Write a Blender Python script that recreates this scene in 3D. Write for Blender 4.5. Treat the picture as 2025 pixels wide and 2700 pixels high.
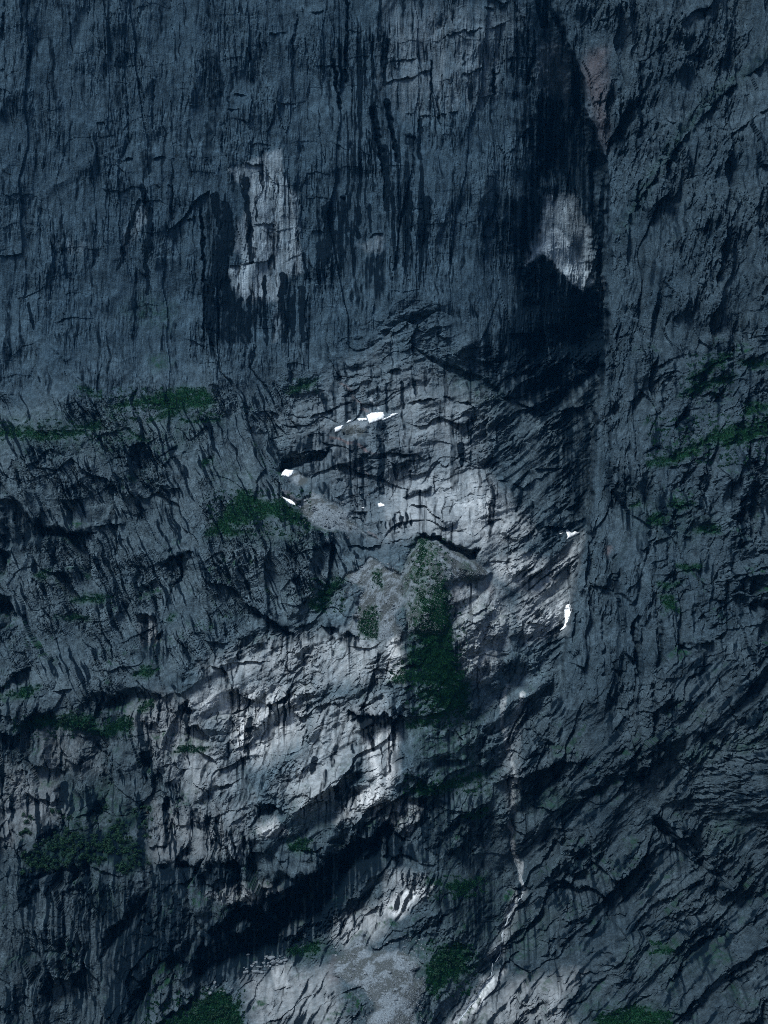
import bpy, math, random, time
import numpy as np
T0 = time.time()
R = math.radians
for o in list(bpy.data.objects):
    bpy.data.objects.remove(o)
scene = bpy.context.scene
C = scene.collection

# ------------------------------------------------------------------ camera, sky, sun, exposure
FOC = 1500.0          # metres at which one picture unit (of 768 x 1024) spans one metre
CAM_Z = 700.0
cam_d = bpy.data.cameras.new('camera')
cam = bpy.data.objects.new('camera', cam_d); C.objects.link(cam)
cam.location = (0, 0, CAM_Z); cam.rotation_euler = (R(90), 0, 0)
cam_d.sensor_fit = 'AUTO'; cam_d.sensor_width = 36.0
cam_d.lens = 36.0 * FOC / 1024.0
cam_d.clip_start = 1.0; cam_d.clip_end = 20000.0
scene.camera = cam

SUN_EL, SUN_AZ = 60.0, -48.0      # azimuth: degrees left(-)/right(+) of straight behind the camera
w = bpy.data.worlds.new('World'); scene.world = w; w.use_nodes = True
wn = w.node_tree.nodes; bg = wn['Background']
sky = wn.new('ShaderNodeTexSky'); sky.sky_type = 'NISHITA'; sky.sun_disc = False
sky.sun_elevation = R(SUN_EL); sky.altitude = 900; sky.air_density = 1.0; sky.dust_density = 1.0; sky.ozone_density = 1.6
w.node_tree.links.new(sky.outputs[0], bg.inputs[0]); bg.inputs[1].default_value = 0.06
sd = bpy.data.lights.new('sun', 'SUN'); sd.energy = 2.6; sd.angle = R(18); sd.color = (0.94, 0.99, 1.0)
sun = bpy.data.objects.new('sun', sd); C.objects.link(sun)
sx, sy, sz = math.sin(R(SUN_AZ)) * math.cos(R(SUN_EL)), -math.cos(R(SUN_AZ)) * math.cos(R(SUN_EL)), math.sin(R(SUN_EL))
from mathutils import Vector
sun.rotation_euler = Vector((-sx, -sy, -sz)).to_track_quat('-Z', 'Y').to_euler()
sun.location = (0, 0, 2500)
sky.sun_rotation = math.atan2(sx, sy)
scene.view_settings.view_transform = 'Standard'; scene.view_settings.look = 'None'
scene.view_settings.exposure = 0.72; scene.view_settings.gamma = 1.0
scene.view_settings.use_curve_mapping = False
scene.cycles.use_denoising = False; scene.cycles.filter_width = 1.0
scene.cycles.max_bounces = 4; scene.cycles.diffuse_bounces = 2; scene.cycles.volume_bounces = 0

# ------------------------------------------------------------------ survey frames: where each list of points was read off
FR = {'Q': (0, 0, 1.2206), 'A': (0, 0, .6106), 'B': (1013, 0, .6106), 'C': (0, 900, .6106), 'D': (1013, 900, .6106),
      'E': (0, 1800, .6106), 'F': (1013, 1800, .6106), 'G1': (700, 1000, .2712), 'G2': (900, 1380, .2712),
      'G3': (1350, 1300, .2034), 'G4': (700, 2300, .3617), 'H1': (0, 1350, .4069), 'H2': (0, 2025, .4069),
      'H3': (1350, 1350, .4069), 'H4': (1350, 2025, .4069), 'H5': (675, 1900, .4069), 'H6': (400, 450, .2411)}
K = 768.0 / 2025.0
def P(fr, *xy):
    ox, oy, s = FR[fr]
    a = np.array(xy, np.float32).reshape(-1, 2)
    return np.stack([(ox + a[:, 0] * s) * K, (oy + a[:, 1] * s) * K], 1)
def W(fr, wd): return wd * FR[fr][2] * K

# ------------------------------------------------------------------ the grid of the mountainside
STEP = 0.90
def axis(lo, hi, far):
    core = np.arange(lo, hi + STEP, STEP)
    g = np.cumsum(STEP * 1.22 ** np.arange(1, 40)); g = g[g < far]
    return np.concatenate([core[0] - g[::-1], core, core[-1] + g]).astype(np.float32)
us = axis(-26, 794, 380); vs = axis(-26, 1050, 420)
NU, NV = len(us), len(vs)
U, V = np.meshgrid(us, vs)
rng = np.random.default_rng(7)
TB = rng.random((16, 256, 256), dtype=np.float32)
GA = rng.random((256, 256), dtype=np.float32) * 2 * np.pi
GX, GY = np.cos(GA).astype(np.float32), np.sin(GA).astype(np.float32)

def perlin(x, y, seed=0):
    x = x + seed * 37.17; y = y + seed * 91.73
    xf = np.floor(x); yf = np.floor(y)
    fx = x - xf; fy = y - yf
    xi = xf.astype(np.int32) & 255; yi = yf.astype(np.int32) & 255
    x1 = (xi + 1) & 255; y1 = (yi + 1) & 255
    a = GX[yi, xi] * fx + GY[yi, xi] * fy
    b = GX[yi, x1] * (fx - 1) + GY[yi, x1] * fy
    c = GX[y1, xi] * fx + GY[y1, xi] * (fy - 1)
    d = GX[y1, x1] * (fx - 1) + GY[y1, x1] * (fy - 1)
    sx_ = fx * fx * fx * (fx * (fx * 6 - 15) + 10); sy_ = fy * fy * fy * (fy * (fy * 6 - 15) + 10)
    ab = a + sx_ * (b - a); cd = c + sx_ * (d - c)
    return (ab + sy_ * (cd - ab)) * 1.5
def fbm(x, y, n, seed=0, ridged=False, gain=.5):
    s = np.zeros_like(x); amp = 1.0; f = 1.0
    for k in range(n):
        p = perlin(x * f, y * f, seed + k * 3)
        s += amp * ((1 - 2 * np.abs(p)) if ridged else p)
        amp *= gain; f *= 2.03
    return s
def voronoi(x, y, seed):
    """facets: every cell a tilted plane of its own; returns height (-1..1), crack distance, cell random"""
    t = seed % 12
    ix = np.floor(x); iy = np.floor(y)
    f1 = np.full(x.shape, 9, np.float32); f2 = np.full(x.shape, 9, np.float32)
    h = np.zeros_like(x); rr = np.zeros_like(x)
    for dy in (-1, 0, 1):
        for dx in (-1, 0, 1):
            cx = ix + dx; cy = iy + dy
            a = (cx.astype(np.int32) + seed * 57) & 255; b = (cy.astype(np.int32) + seed * 131) & 255
            qx = x - cx - (.12 + .76 * TB[t, b, a]); qy = y - cy - (.12 + .76 * TB[t + 1, b, a])
            d = qx * qx + qy * qy
            nr = d < f1
            f2 = np.where(nr, f1, np.minimum(f2, d))
            f1 = np.where(nr, d, f1)
            r3 = TB[t + 2, b, a]
            hh = (r3 * 2 - 1) + (TB[t + 3, b, a] * 2 - 1) * 1.3 * qx + (TB[t + 4, b, a] * 2 - 1) * 1.3 * qy
            h = np.where(nr, hh, h); rr = np.where(nr, r3, rr)
    return h, np.sqrt(f2) - np.sqrt(f1), rr
def blur(a, r):
    r = int(max(1, r))
    for ax in (0, 1):
        p = np.pad(a, [(r + 1, r) if k == ax else (0, 0) for k in (0, 1)], mode='edge')
        c = np.cumsum(p, ax, dtype=np.float64)
        n = a.shape[ax]
        hi = np.take(c, np.arange(2 * r + 1, 2 * r + 1 + n), ax); lo = np.take(c, np.arange(0, n), ax)
        a = ((hi - lo) / (2 * r + 1)).astype(np.float32)
    return a
def sstep(x): 
    x = np.clip(x, 0, 1); return x * x * (3 - 2 * x)

# wandering copies of the coordinates, so that no drawn outline stays straight
WU = U + 2.2 * perlin(U / 11, V / 11, 1) + 1.1 * perlin(U / 3.7, V / 3.7, 2)
WV = V + 2.2 * perlin(U / 11, V / 11, 5) + 1.1 * perlin(U / 3.7, V / 3.7, 6)

def window(p, pad):
    i0, i1 = np.searchsorted(us, [p[:, 0].min() - pad, p[:, 0].max() + pad])
    j0, j1 = np.searchsorted(vs, [p[:, 1].min() - pad, p[:, 1].max() + pad])
    return slice(max(j0, 0), max(j1, j0 + 1)), slice(max(i0, 0), max(i1, i0 + 1))
def seg(p, X, Y):
    """distance to a polyline, side (+ = below / right), position along it 0..1"""
    L = np.r_[0, np.cumsum(np.hypot(*np.diff(p, axis=0).T))]
    bd = np.full(X.shape, 1e9, np.float32); sd_ = np.zeros_like(X); tt = np.zeros_like(X)
    for k in range(len(p) - 1):
        ax, ay = p[k]; dx, dy = p[k + 1] - p[k]; l2 = dx * dx + dy * dy + 1e-9
        t = np.clip(((X - ax) * dx + (Y - ay) * dy) / l2, 0, 1)
        qx = X - ax - t * dx; qy = Y - ay - t * dy
        d = np.hypot(qx, qy); m = d < bd
        bd = np.where(m, d, bd); sd_ = np.where(m, np.sign(dx * (Y - ay) - dy * (X - ax)), sd_)
        tt = np.where(m, (L[k] + t * (L[k + 1] - L[k])) / L[-1], tt)
    return bd, sd_, tt
def sdf(p, X, Y):
    """signed distance to a closed outline, + inside"""
    q = np.vstack([p, p[:1]])
    d, _, _ = seg(q, X, Y)
    ins = np.zeros(X.shape, bool)
    for k in range(len(p)):
        x0, y0 = q[k]; x1, y1 = q[k + 1]
        if y0 == y1: continue
        ins ^= ((y0 > Y) != (y1 > Y)) & (X < (x1 - x0) * (Y - y0) / (y1 - y0) + x0)
    return np.where(ins, d, -d)
def mask(p, soft, warp=True):
    m = np.zeros((NV, NU), np.float32)
    wnd = window(p, soft + 5)
    X, Y = (WU, WV) if warp else (U, V)
    m[wnd] = sstep(sdf(p, X[wnd], Y[wnd]) / soft * .5 + .5)
    return m

# ------------------------------------------------------------------ large form: distance of the rock from the viewpoint, metres
def spread(ctrl):
    c = np.array(ctrl, np.float64)
    xy = P('Q', *[(a, b) for a, b, _ in ctrl]).astype(np.float64) / 100; z = c[:, 2]
    def phi(r2): return np.where(r2 > 1e-12, .5 * r2 * np.log(r2 + 1e-12), 0)
    n = len(z); M = np.zeros((n + 3, n + 3))
    d2 = ((xy[:, None] - xy[None]) ** 2).sum(-1)
    M[:n, :n] = phi(d2) + np.eye(n) * .02
    M[:n, n] = 1; M[:n, n + 1:] = xy; M[n, :n] = 1; M[n + 1:, :n] = xy.T
    s = np.linalg.solve(M, np.r_[z, 0, 0, 0])
    gu = np.linspace(us[0], us[-1], 130); gv = np.linspace(vs[0], vs[-1], 170)
    A, B = np.meshgrid(gu, gv); G = s[n] + s[n + 1] * A / 100 + s[n + 2] * B / 100
    for k in range(n):
        G += s[k] * phi((A / 100 - xy[k, 0]) ** 2 + (B / 100 - xy[k, 1]) ** 2)
    fu = (us - gu[0]) / (gu[1] - gu[0]); fv = (vs - gv[0]) / (gv[1] - gv[0])
    iu = np.clip(fu.astype(int), 0, 128); iv = np.clip(fv.astype(int), 0, 168)
    tu = (fu - iu)[None]; tv = (fv - iv)[:, None]
    g = lambda j, i: G[np.ix_(iv + j, iu + i)]
    return ((g(0, 0) * (1 - tu) + g(0, 1) * tu) * (1 - tv) + (g(1, 0) * (1 - tu) + g(1, 1) * tu) * tv).astype(np.float32)

LEFT = [(-150, -150, 1850), (300, 0, 1850), (700, 0, 1858), (1100, 0, 1850), (1300, 0, 1850), (0, 400, 1800), (400, 400, 1802), (560, 600, 1778),
        (800, 400, 1805), (1050, 400, 1800), (1210, 300, 1880), (1215, 480, 1855), (1240, 650, 1852), (1150, 600, 1830), (1300, 700, 1900),
        (0, 800, 1735), (250, 780, 1745), (560, 800, 1752), (800, 600, 1775), (830, 640, 1752), (1000, 700, 1740), (1150, 740, 1790),
        (0, 880, 1720), (100, 930, 1660), (380, 850, 1725), (350, 920, 1680), (600, 870, 1735), (720, 800, 1745), (820, 780, 1725),
        (800, 900, 1690), (860, 960, 1660), (650, 960, 1690), (620, 1010, 1690), (800, 1060, 1630), (1000, 960, 1660), (1150, 900, 1740), (1280, 850, 1850),
        (1270, 1000, 1760), (1220, 1140, 1640), (1090, 1080, 1600), (940, 1080, 1615), (700, 1100, 1590), (830, 1170, 1560), (640, 1080, 1625),
        (480, 1130, 1590), (560, 1110, 1585), (620, 1130, 1570), (700, 1200, 1560), (0, 1050, 1625), (250, 1050, 1640), (450, 1000, 1655), (100, 1200, 1590), (350, 1200, 1590),
        (600, 1250, 1545), (0, 1400, 1530), (250, 1380, 1535), (420, 1350, 1530), (940, 1180, 1520), (940, 1260, 1475), (830, 1260, 1500), (1050, 1230, 1520),
        (1150, 1250, 1545), (1220, 1300, 1560), (1180, 1400, 1500), (700, 1360, 1510), (930, 1360, 1430), (840, 1380, 1455), (560, 1430, 1490), (520, 1530, 1470),
        (540, 1640, 1430), (420, 1480, 1450), (300, 1480, 1470), (940, 1500, 1405), (840, 1500, 1415), (1080, 1480, 1465), (1100, 1650, 1425), (950, 1650, 1385), (800, 1600, 1410),
        (700, 1500, 1450), (830, 1700, 1370), (680, 1700, 1390), (600, 1750, 1375), (100, 1550, 1460), (250, 1600, 1440), (0, 1700, 1420), (200, 1750, 1405), (180, 1830, 1350),
        (300, 1820, 1355), (400, 1700, 1395), (450, 1800, 1360), (30, 1950, 1335), (250, 1950, 1320), (450, 1930, 1330), (100, 2150, 1290), (300, 2150, 1285), (410, 2120, 1290),
        (600, 1900, 1345), (750, 1850, 1360), (900, 1800, 1368), (980, 1850, 1345), (800, 1960, 1340), (650, 2000, 1350), (560, 2050, 1330), (480, 2180, 1255), (700, 2100, 1280),
        (850, 1960, 1320), (980, 1930, 1320), (1080, 1900, 1385), (1120, 1780, 1400), (820, 2080, 1270), (820, 2200, 1210), (950, 2100, 1260), (1050, 2050, 1320), (1000, 2200, 1250),
        (1250, 1700, 1390), (1250, 1900, 1360), (1200, 2150, 1250), (1400, 1700, 1370), (1400, 2000, 1310), (1659, 1700, 1320), (1659, 2200, 1190), (1400, 2200, 1235), (1659, 1950, 1270), (1250, 1550, 1430), (1350, 1550, 1400),
        (1500, 1550, 1370), (1659, 1550, 1350), (1800, 2350, 1150), (-150, 2350, 1240), (800, 2350, 1150)]
RIGHT = [(1250, -100, 1835), (1245, 100, 1826), (1290, 350, 1780), (1312, 600, 1720), (1305, 800, 1660), (1290, 1000, 1600), (1265, 1150, 1555), (1230, 1300, 1510), (1210, 1450, 1465),
         (1350, 200, 1770), (1380, 500, 1690), (1400, 0, 1800), (1659, 0, 1760), (1800, -100, 1740), (1500, 250, 1725), (1600, 200, 1700), (1659, 400, 1630), (1400, 750, 1620), (1550, 700, 1590), (1659, 700, 1570),
         (1400, 950, 1570), (1550, 850, 1560), (1600, 930, 1500), (1480, 970, 1530), (1659, 900, 1505), (1659, 1050, 1470), (1500, 1100, 1480), (1380, 1150, 1530), (1300, 1250, 1500), (1400, 1350, 1450),
         (1500, 1300, 1430), (1659, 1300, 1410), (1300, 1450, 1440), (1450, 1480, 1400), (1250, 1550, 1430), (1350, 1550, 1400), (1500, 1550, 1370), (1659, 1550, 1350), (1250, 1700, 1390), (1400, 1700, 1370),
         (1659, 1700, 1320), (1400, 2000, 1310), (1659, 1950, 1270), (1659, 2200, 1190), (1200, 2150, 1250), (1250, 1900, 1360), (1800, 2350, 1150), (1800, 1000, 1450)]
DL, DR = spread(LEFT), spread(RIGHT)
EDGE = np.vstack([P('B', (690, -900), (720, -60), (765, 60), (800, 190), (850, 330), (890, 500), (945, 640), (965, 690), (966, 870), (962, 1100), (957, 1300), (962, 1474)),
                  P('D', (948, 90), (930, 190), (915, 350), (913, 480), (895, 600), (880, 750), (862, 850), (832, 960), (803, 1080), (788, 1250), (776, 1330), (770, 1450)), P('F', (760, 60), (755, 160), (750, 3000))])
ed, es, _ = seg(EDGE, U + 4.0 * fbm(U * 0 + .5, V / 46, 2, 17) + 2.8 * fbm(U / 40, V / 19, 2, 11, gain=.4) + .9 * perlin(U / 30, V / 5, 13), V)
# es: + = left of the downward line
sided = np.where(es > 0, -ed, ed)
right = sstep(sided / 1.8 * .5 + .5)
# the edge of the buttress is rounded, so that it turns away before it drops
rnd = np.clip(1 - np.clip(sided, 0, 6) / 6, 0, 1) ** 2 * np.clip((DL - DR) / 60, 0, 1) * 5
D = (DL * (1 - right) + (np.minimum(DR, DL + 4) + rnd) * right).astype(np.float32)
BASE = D.copy()
PX = BASE / FOC            # metres per unit here

# ------------------------------------------------------------------ regions and their grain
REG = {
 'wall': P('Q', (-900, -900), (1240, -900), (1240, 0), (1310, 400), (1310, 750), (1100, 780), (900, 640), (800, 720), (680, 790), (480, 840), (200, 850), (-900, 880)),
 'lcliff': P('Q', (-900, 860), (230, 860), (480, 830), (640, 850), (600, 980), (720, 1130), (800, 1220), (700, 1290), (580, 1340), (420, 1420), (300, 1500), (-900, 1500)),
 'basin': P('Q', (640, 840), (800, 700), (900, 640), (1100, 780), (1000, 920), (1050, 1050), (1120, 1100), (900, 1180), (800, 1210), (720, 1130), (600, 980)),
 'rbasin': P('Q', (1100, 780), (1310, 740), (1290, 1000), (1240, 1300), (1200, 1450), (1080, 1350), (1050, 1200), (1150, 1060), (1000, 950)),
 'center': P('Q', (420, 1420), (580, 1330), (760, 1240), (1060, 1230), (1200, 1450), (1100, 1560), (1090, 1700), (900, 1700), (800, 1780), (600, 1850), (400, 1700), (430, 1560)),
 'lleft': P('Q', (-900, 1500), (300, 1500), (430, 1560), (400, 1700), (600, 1850), (850, 1760), (700, 1950), (430, 2080), (400, 2900), (-900, 2900)),
 'buttress': P('Q', (1240, -900), (1240, 0), (1310, 400), (1310, 750), (1270, 1150), (1200, 1500), (1380, 1560), (1430, 1300), (1360, 1000), (1350, 760), (2600, 650), (2600, -900)),
 'rledge': P('Q', (1350, 760), (2600, 650), (2600, 1500), (1450, 1420), (1400, 1100)),
 'lright': P('Q', (1200, 1500), (1380, 1560), (1450, 1400), (2600, 1500), (2600, 2900), (900, 2900), (1060, 2000), (1100, 1560)),
 'dome': P('F', (1290, 560), (1330, 400), (1480, 285), (1659, 250), (2000, 240), (2000, 620), (1500, 620)),
 'lcenter': P('Q', (850, 1760), (1100, 1700), (1120, 1900), (1060, 2000), (900, 2900), (400, 2900), (430, 2080), (700, 1950)),
}
# layers: grain angle (90 = upright, <90 leans right like /), length, width, height m, crack m
GRAIN = {
 'wall': [(90, 260, 34, 4.2, .9, .16), (90.3, 130, 12, 2.4, .9, .14), (89.7, 70, 5.5, 1.5, .8, .14), (2, 30, 14, 1.0, .2, .25)],
 'lcliff': [(112, 90, 26, 10.5, 2.4, .45), (113, 60, 7, 3.2, 1.6, .3), (22, 40, 17, 2.6, 1.0, .5), (111, 34, 4.0, 1.4, .4, .25)],
 'basin': [(14, 80, 32, 9.0, 2.5, .5), (20, 50, 13, 3.0, 1.2, .5), (14, 30, 5.0, 1.3, .6, .4), (88, 40, 9, 1.2, .6, .3)],
 'rbasin': [(40, 110, 22, 6.5, 2.4, .5), (38, 40, 7.5, 3.4, 2.6, .45), (36, 15, 3.4, 1.9, 1.5, .45)],
 'center': [(24, 70, 32, 11, 3.0, .55), (32, 26, 10, 4.0, 3.0, .5), (75, 22, 6, 2.0, 1.6, .45), (30, 10, 3.6, 1.7, 1.3, .5)],
 'lleft': [(98, 80, 36, 15.0, 3.4, .5), (86, 36, 13, 6.0, 3.0, .45), (12, 38, 15, 3.4, 2.0, .5), (92, 16, 4, 1.7, 1.2, .45)],
 'buttress': [(87, 150, 27, 13.0, 3.0, .4), (82, 44, 9, 4.4, 2.6, .4), (78, 15, 3.8, 2.4, 1.7, .4), (25, 30, 12, 2.0, 1.0, .5)],
 'rledge': [(86, 60, 20, 8.0, 2.6, .5), (22, 46, 14, 5.0, 2.6, .5), (84, 22, 6, 3.0, 2.2, .45), (34, 11, 3.6, 2.0, 1.4, .5)],
 'lright': [(44, 90, 30, 13, 3.0, .5), (48, 34, 9, 4.6, 3.0, .5), (24, 34, 12, 3.4, 2.2, .5), (47, 13, 3.4, 2.2, 1.5, .45)],
 'dome': [(8, 70, 16, 5.0, 1.5, .5), (6, 40, 5.5, 3.4, 1.8, .4), (10, 18, 3, 2.0, 1.2, .4)],
 'lcenter': [(36, 60, 22, 7.0, 2.6, .5), (62, 26, 9, 3.4, 2.2, .5), (35, 11, 3.6, 1.7, 1.3, .5)],
}
WT = {k: blur(mask(p, 10), 7) for k, p in REG.items()}
WT['lright'] = WT['lright'] * (1 - WT['dome'])
tot = sum(WT.values()) + 1e-4
H = np.zeros((NV, NU), np.float32)
EDGY = np.zeros((NV, NU), np.float32)
sd0 = 0
MIX = .35 + .85 * sstep(1.25 * fbm(U / 58, V / 58, 2, 161) + .35 * fbm(U / 20, V / 20, 1, 165) + .5)
for k, p in REG.items():
    wt = WT[k] / tot
    wnd = window(p, 28)
    u, v = U[wnd], V[wnd]
    h = np.zeros_like(u)
    for li, (ang, ln, wd, amp, ck, wp) in enumerate(GRAIN[k]):
        sd0 += 1; mx = 1.0 if li == 0 else MIX[wnd]
        ca, sa = math.cos(R(ang)), -math.sin(R(ang))
        wu = u + wd * wp * fbm(u / (wd * 1.9), v / (wd * 1.9), 2, sd0)
        wv = v + wd * wp * fbm(u / (wd * 1.9), v / (wd * 1.9), 2, sd0 + 40)
        a = (wu * ca + wv * sa) / ln; b = (-wu * sa + wv * ca) / wd
        f, e, r = voronoi(a, b, sd0)
        h += mx * amp * f * .8 - .6 * ck * mx * np.exp(-e * wd / .6) * sstep(fbm(u / 17, v / 17, 1, sd0 + 90) + .65)
    # strata: thin benches along the grain
    ang, ln, wd, amp, ck, wp = GRAIN[k][1]
    ca, sa = math.cos(R(ang)), -math.sin(R(ang))
    a = (u * ca + v * sa); b = (-u * sa + v * ca)
    h += MIX[wnd] * {'wall': .55, 'basin': 1.0, 'center': 1.2, 'lcliff': 2.4, 'lleft': 1.8, 'buttress': 2.0}.get(k, 1.6) * fbm((a + 6 * fbm(u / 19, v / 19, 2, sd0 + 70)) / (ln * .8), (b + 2.5 * fbm(u / 23, v / 23, 2, sd0 + 75)) / (wd * .6), 3, sd0 + 60, ridged=True, gain=.7)
    mac, ma = {'lcliff': (10, 108), 'center': (13, 36), 'lright': (17, 46), 'rledge': (14, 78), 'lleft': (15, 94), 'buttress': (14, 86), 'basin': (8, 20), 'rbasin': (11, 42), 'lcenter': (10, 40), 'wall': (5, 90), 'dome': (5, 10)}[k]
    ca, sa = math.cos(R(ma)), -math.sin(R(ma)); wa = 14 * fbm(u / 60, v / 60, 2, sd0 + 180); a = (u + wa) * ca + (v + wa) * sa; b = -(u + wa) * sa + (v - wa) * ca
    h += mac * (fbm(a / 190, b / 46, 3, sd0 + 190, ridged=True, gain=.42) - .5)
    H[wnd] += h * wt[wnd]
H += 7.0 * fbm(U / 75, V / 75, 2, 21) + 3.0 * fbm(U / 26, V / 30, 2, 23)
ROUGH = MIX * (1 - .5 * WT['wall'] - .12 * WT['buttress'] - .15 * WT['basin'])          # how broken the surface is, lowered on scree, snow beds and polished slabs
RA, RB = .83 * U - .56 * V, .56 * U + .83 * V
VW = np.clip(WT['wall'] + .35 * WT['buttress'], 0, 1)
FINE = (1 - .75 * VW) * 1.1 * fbm(RA / 6.3, RB / 6.3, 3, 25, ridged=True, gain=.6) + .32 * (rng.random(H.shape, dtype=np.float32) - .5)
FINE += VW * 1.7 * fbm((U + 2.5 * fbm(U / 14, V / 30, 2, 33)) / 3.2, V / 26, 3, 35, ridged=True, gain=.65)
print('base', time.time() - T0)

# ------------------------------------------------------------------ drawn features
PALE = np.zeros_like(H); WET_SHADE = np.zeros_like(H); VEG = np.zeros_like(H); RUST = np.zeros_like(H); SCR = np.zeros_like(H)
H2 = np.zeros_like(H)
LB = fbm(U / 16, V / 16, 2, 95)
def ledge(fr, pts, up=5.0, dn=3.0, w1=11, w2=7):
    p = P(fr, *pts)
    if p[-1, 0] < p[0, 0]: p = p[::-1]
    wnd = window(p, 34)
    d, s, t = seg(p, WU[wnd], WV[wnd])
    tap = np.minimum(1, np.minimum(t, 1 - t) / .12)
    brk = np.clip(.55 + 1.1 * LB[wnd], .0, 1.4)
    H2[wnd] += tap * brk * np.where(s > 0, -dn * np.exp(-d / w2), up * np.exp(-d / w1))
def crack(fr, pts, wd=1.2, dp=5.0):
    p = P(fr, *pts); wnd = window(p, wd * 5 + 5)
    d, s, t = seg(p, WU[wnd], WV[wnd])
    H2[wnd] -= dp * np.exp(-(d / wd) ** 2) * np.minimum(1, np.minimum(t, 1 - t) / .08 + .2)
def recess(fr, pts, dp, soft=4.0):
    p = P(fr, *pts); wnd = window(p, soft + 6)
    H2[wnd] -= dp * sstep(sdf(p, WU[wnd], WV[wnd]) / soft + .2)
def raised(fr, pts, up, soft=3.0, smooth=.5):
    p = P(fr, *pts); wnd = window(p, soft + 6)
    m = sstep(sdf(p, WU[wnd], WV[wnd]) / soft + .1)
    H2[wnd] += up * m; ROUGH[wnd] *= 1 - smooth * m
def paint(F_, fr, pts, s, soft=8.0):
    p = P(fr, *pts); wnd = window(p, soft + 6)
    F_[wnd] = np.maximum(F_[wnd], s * sstep(sdf(p, WU[wnd], WV[wnd]) / soft * .5 + .5))
def line(F_, fr, pts, wd, s, taper=True):
    p = P(fr, *pts); wd = W(fr, wd) * (.6 if F_ is WET_SHADE else .5); wnd = window(p, wd * 2 + 5)
    d, _, t = seg(p, WU[wnd], WV[wnd])
    ww = wd * (1.0 - .35 * t if taper else 1.0)
    F_[wnd] = np.maximum(F_[wnd], s * sstep((ww - d) / 1.6 + .5))

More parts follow.
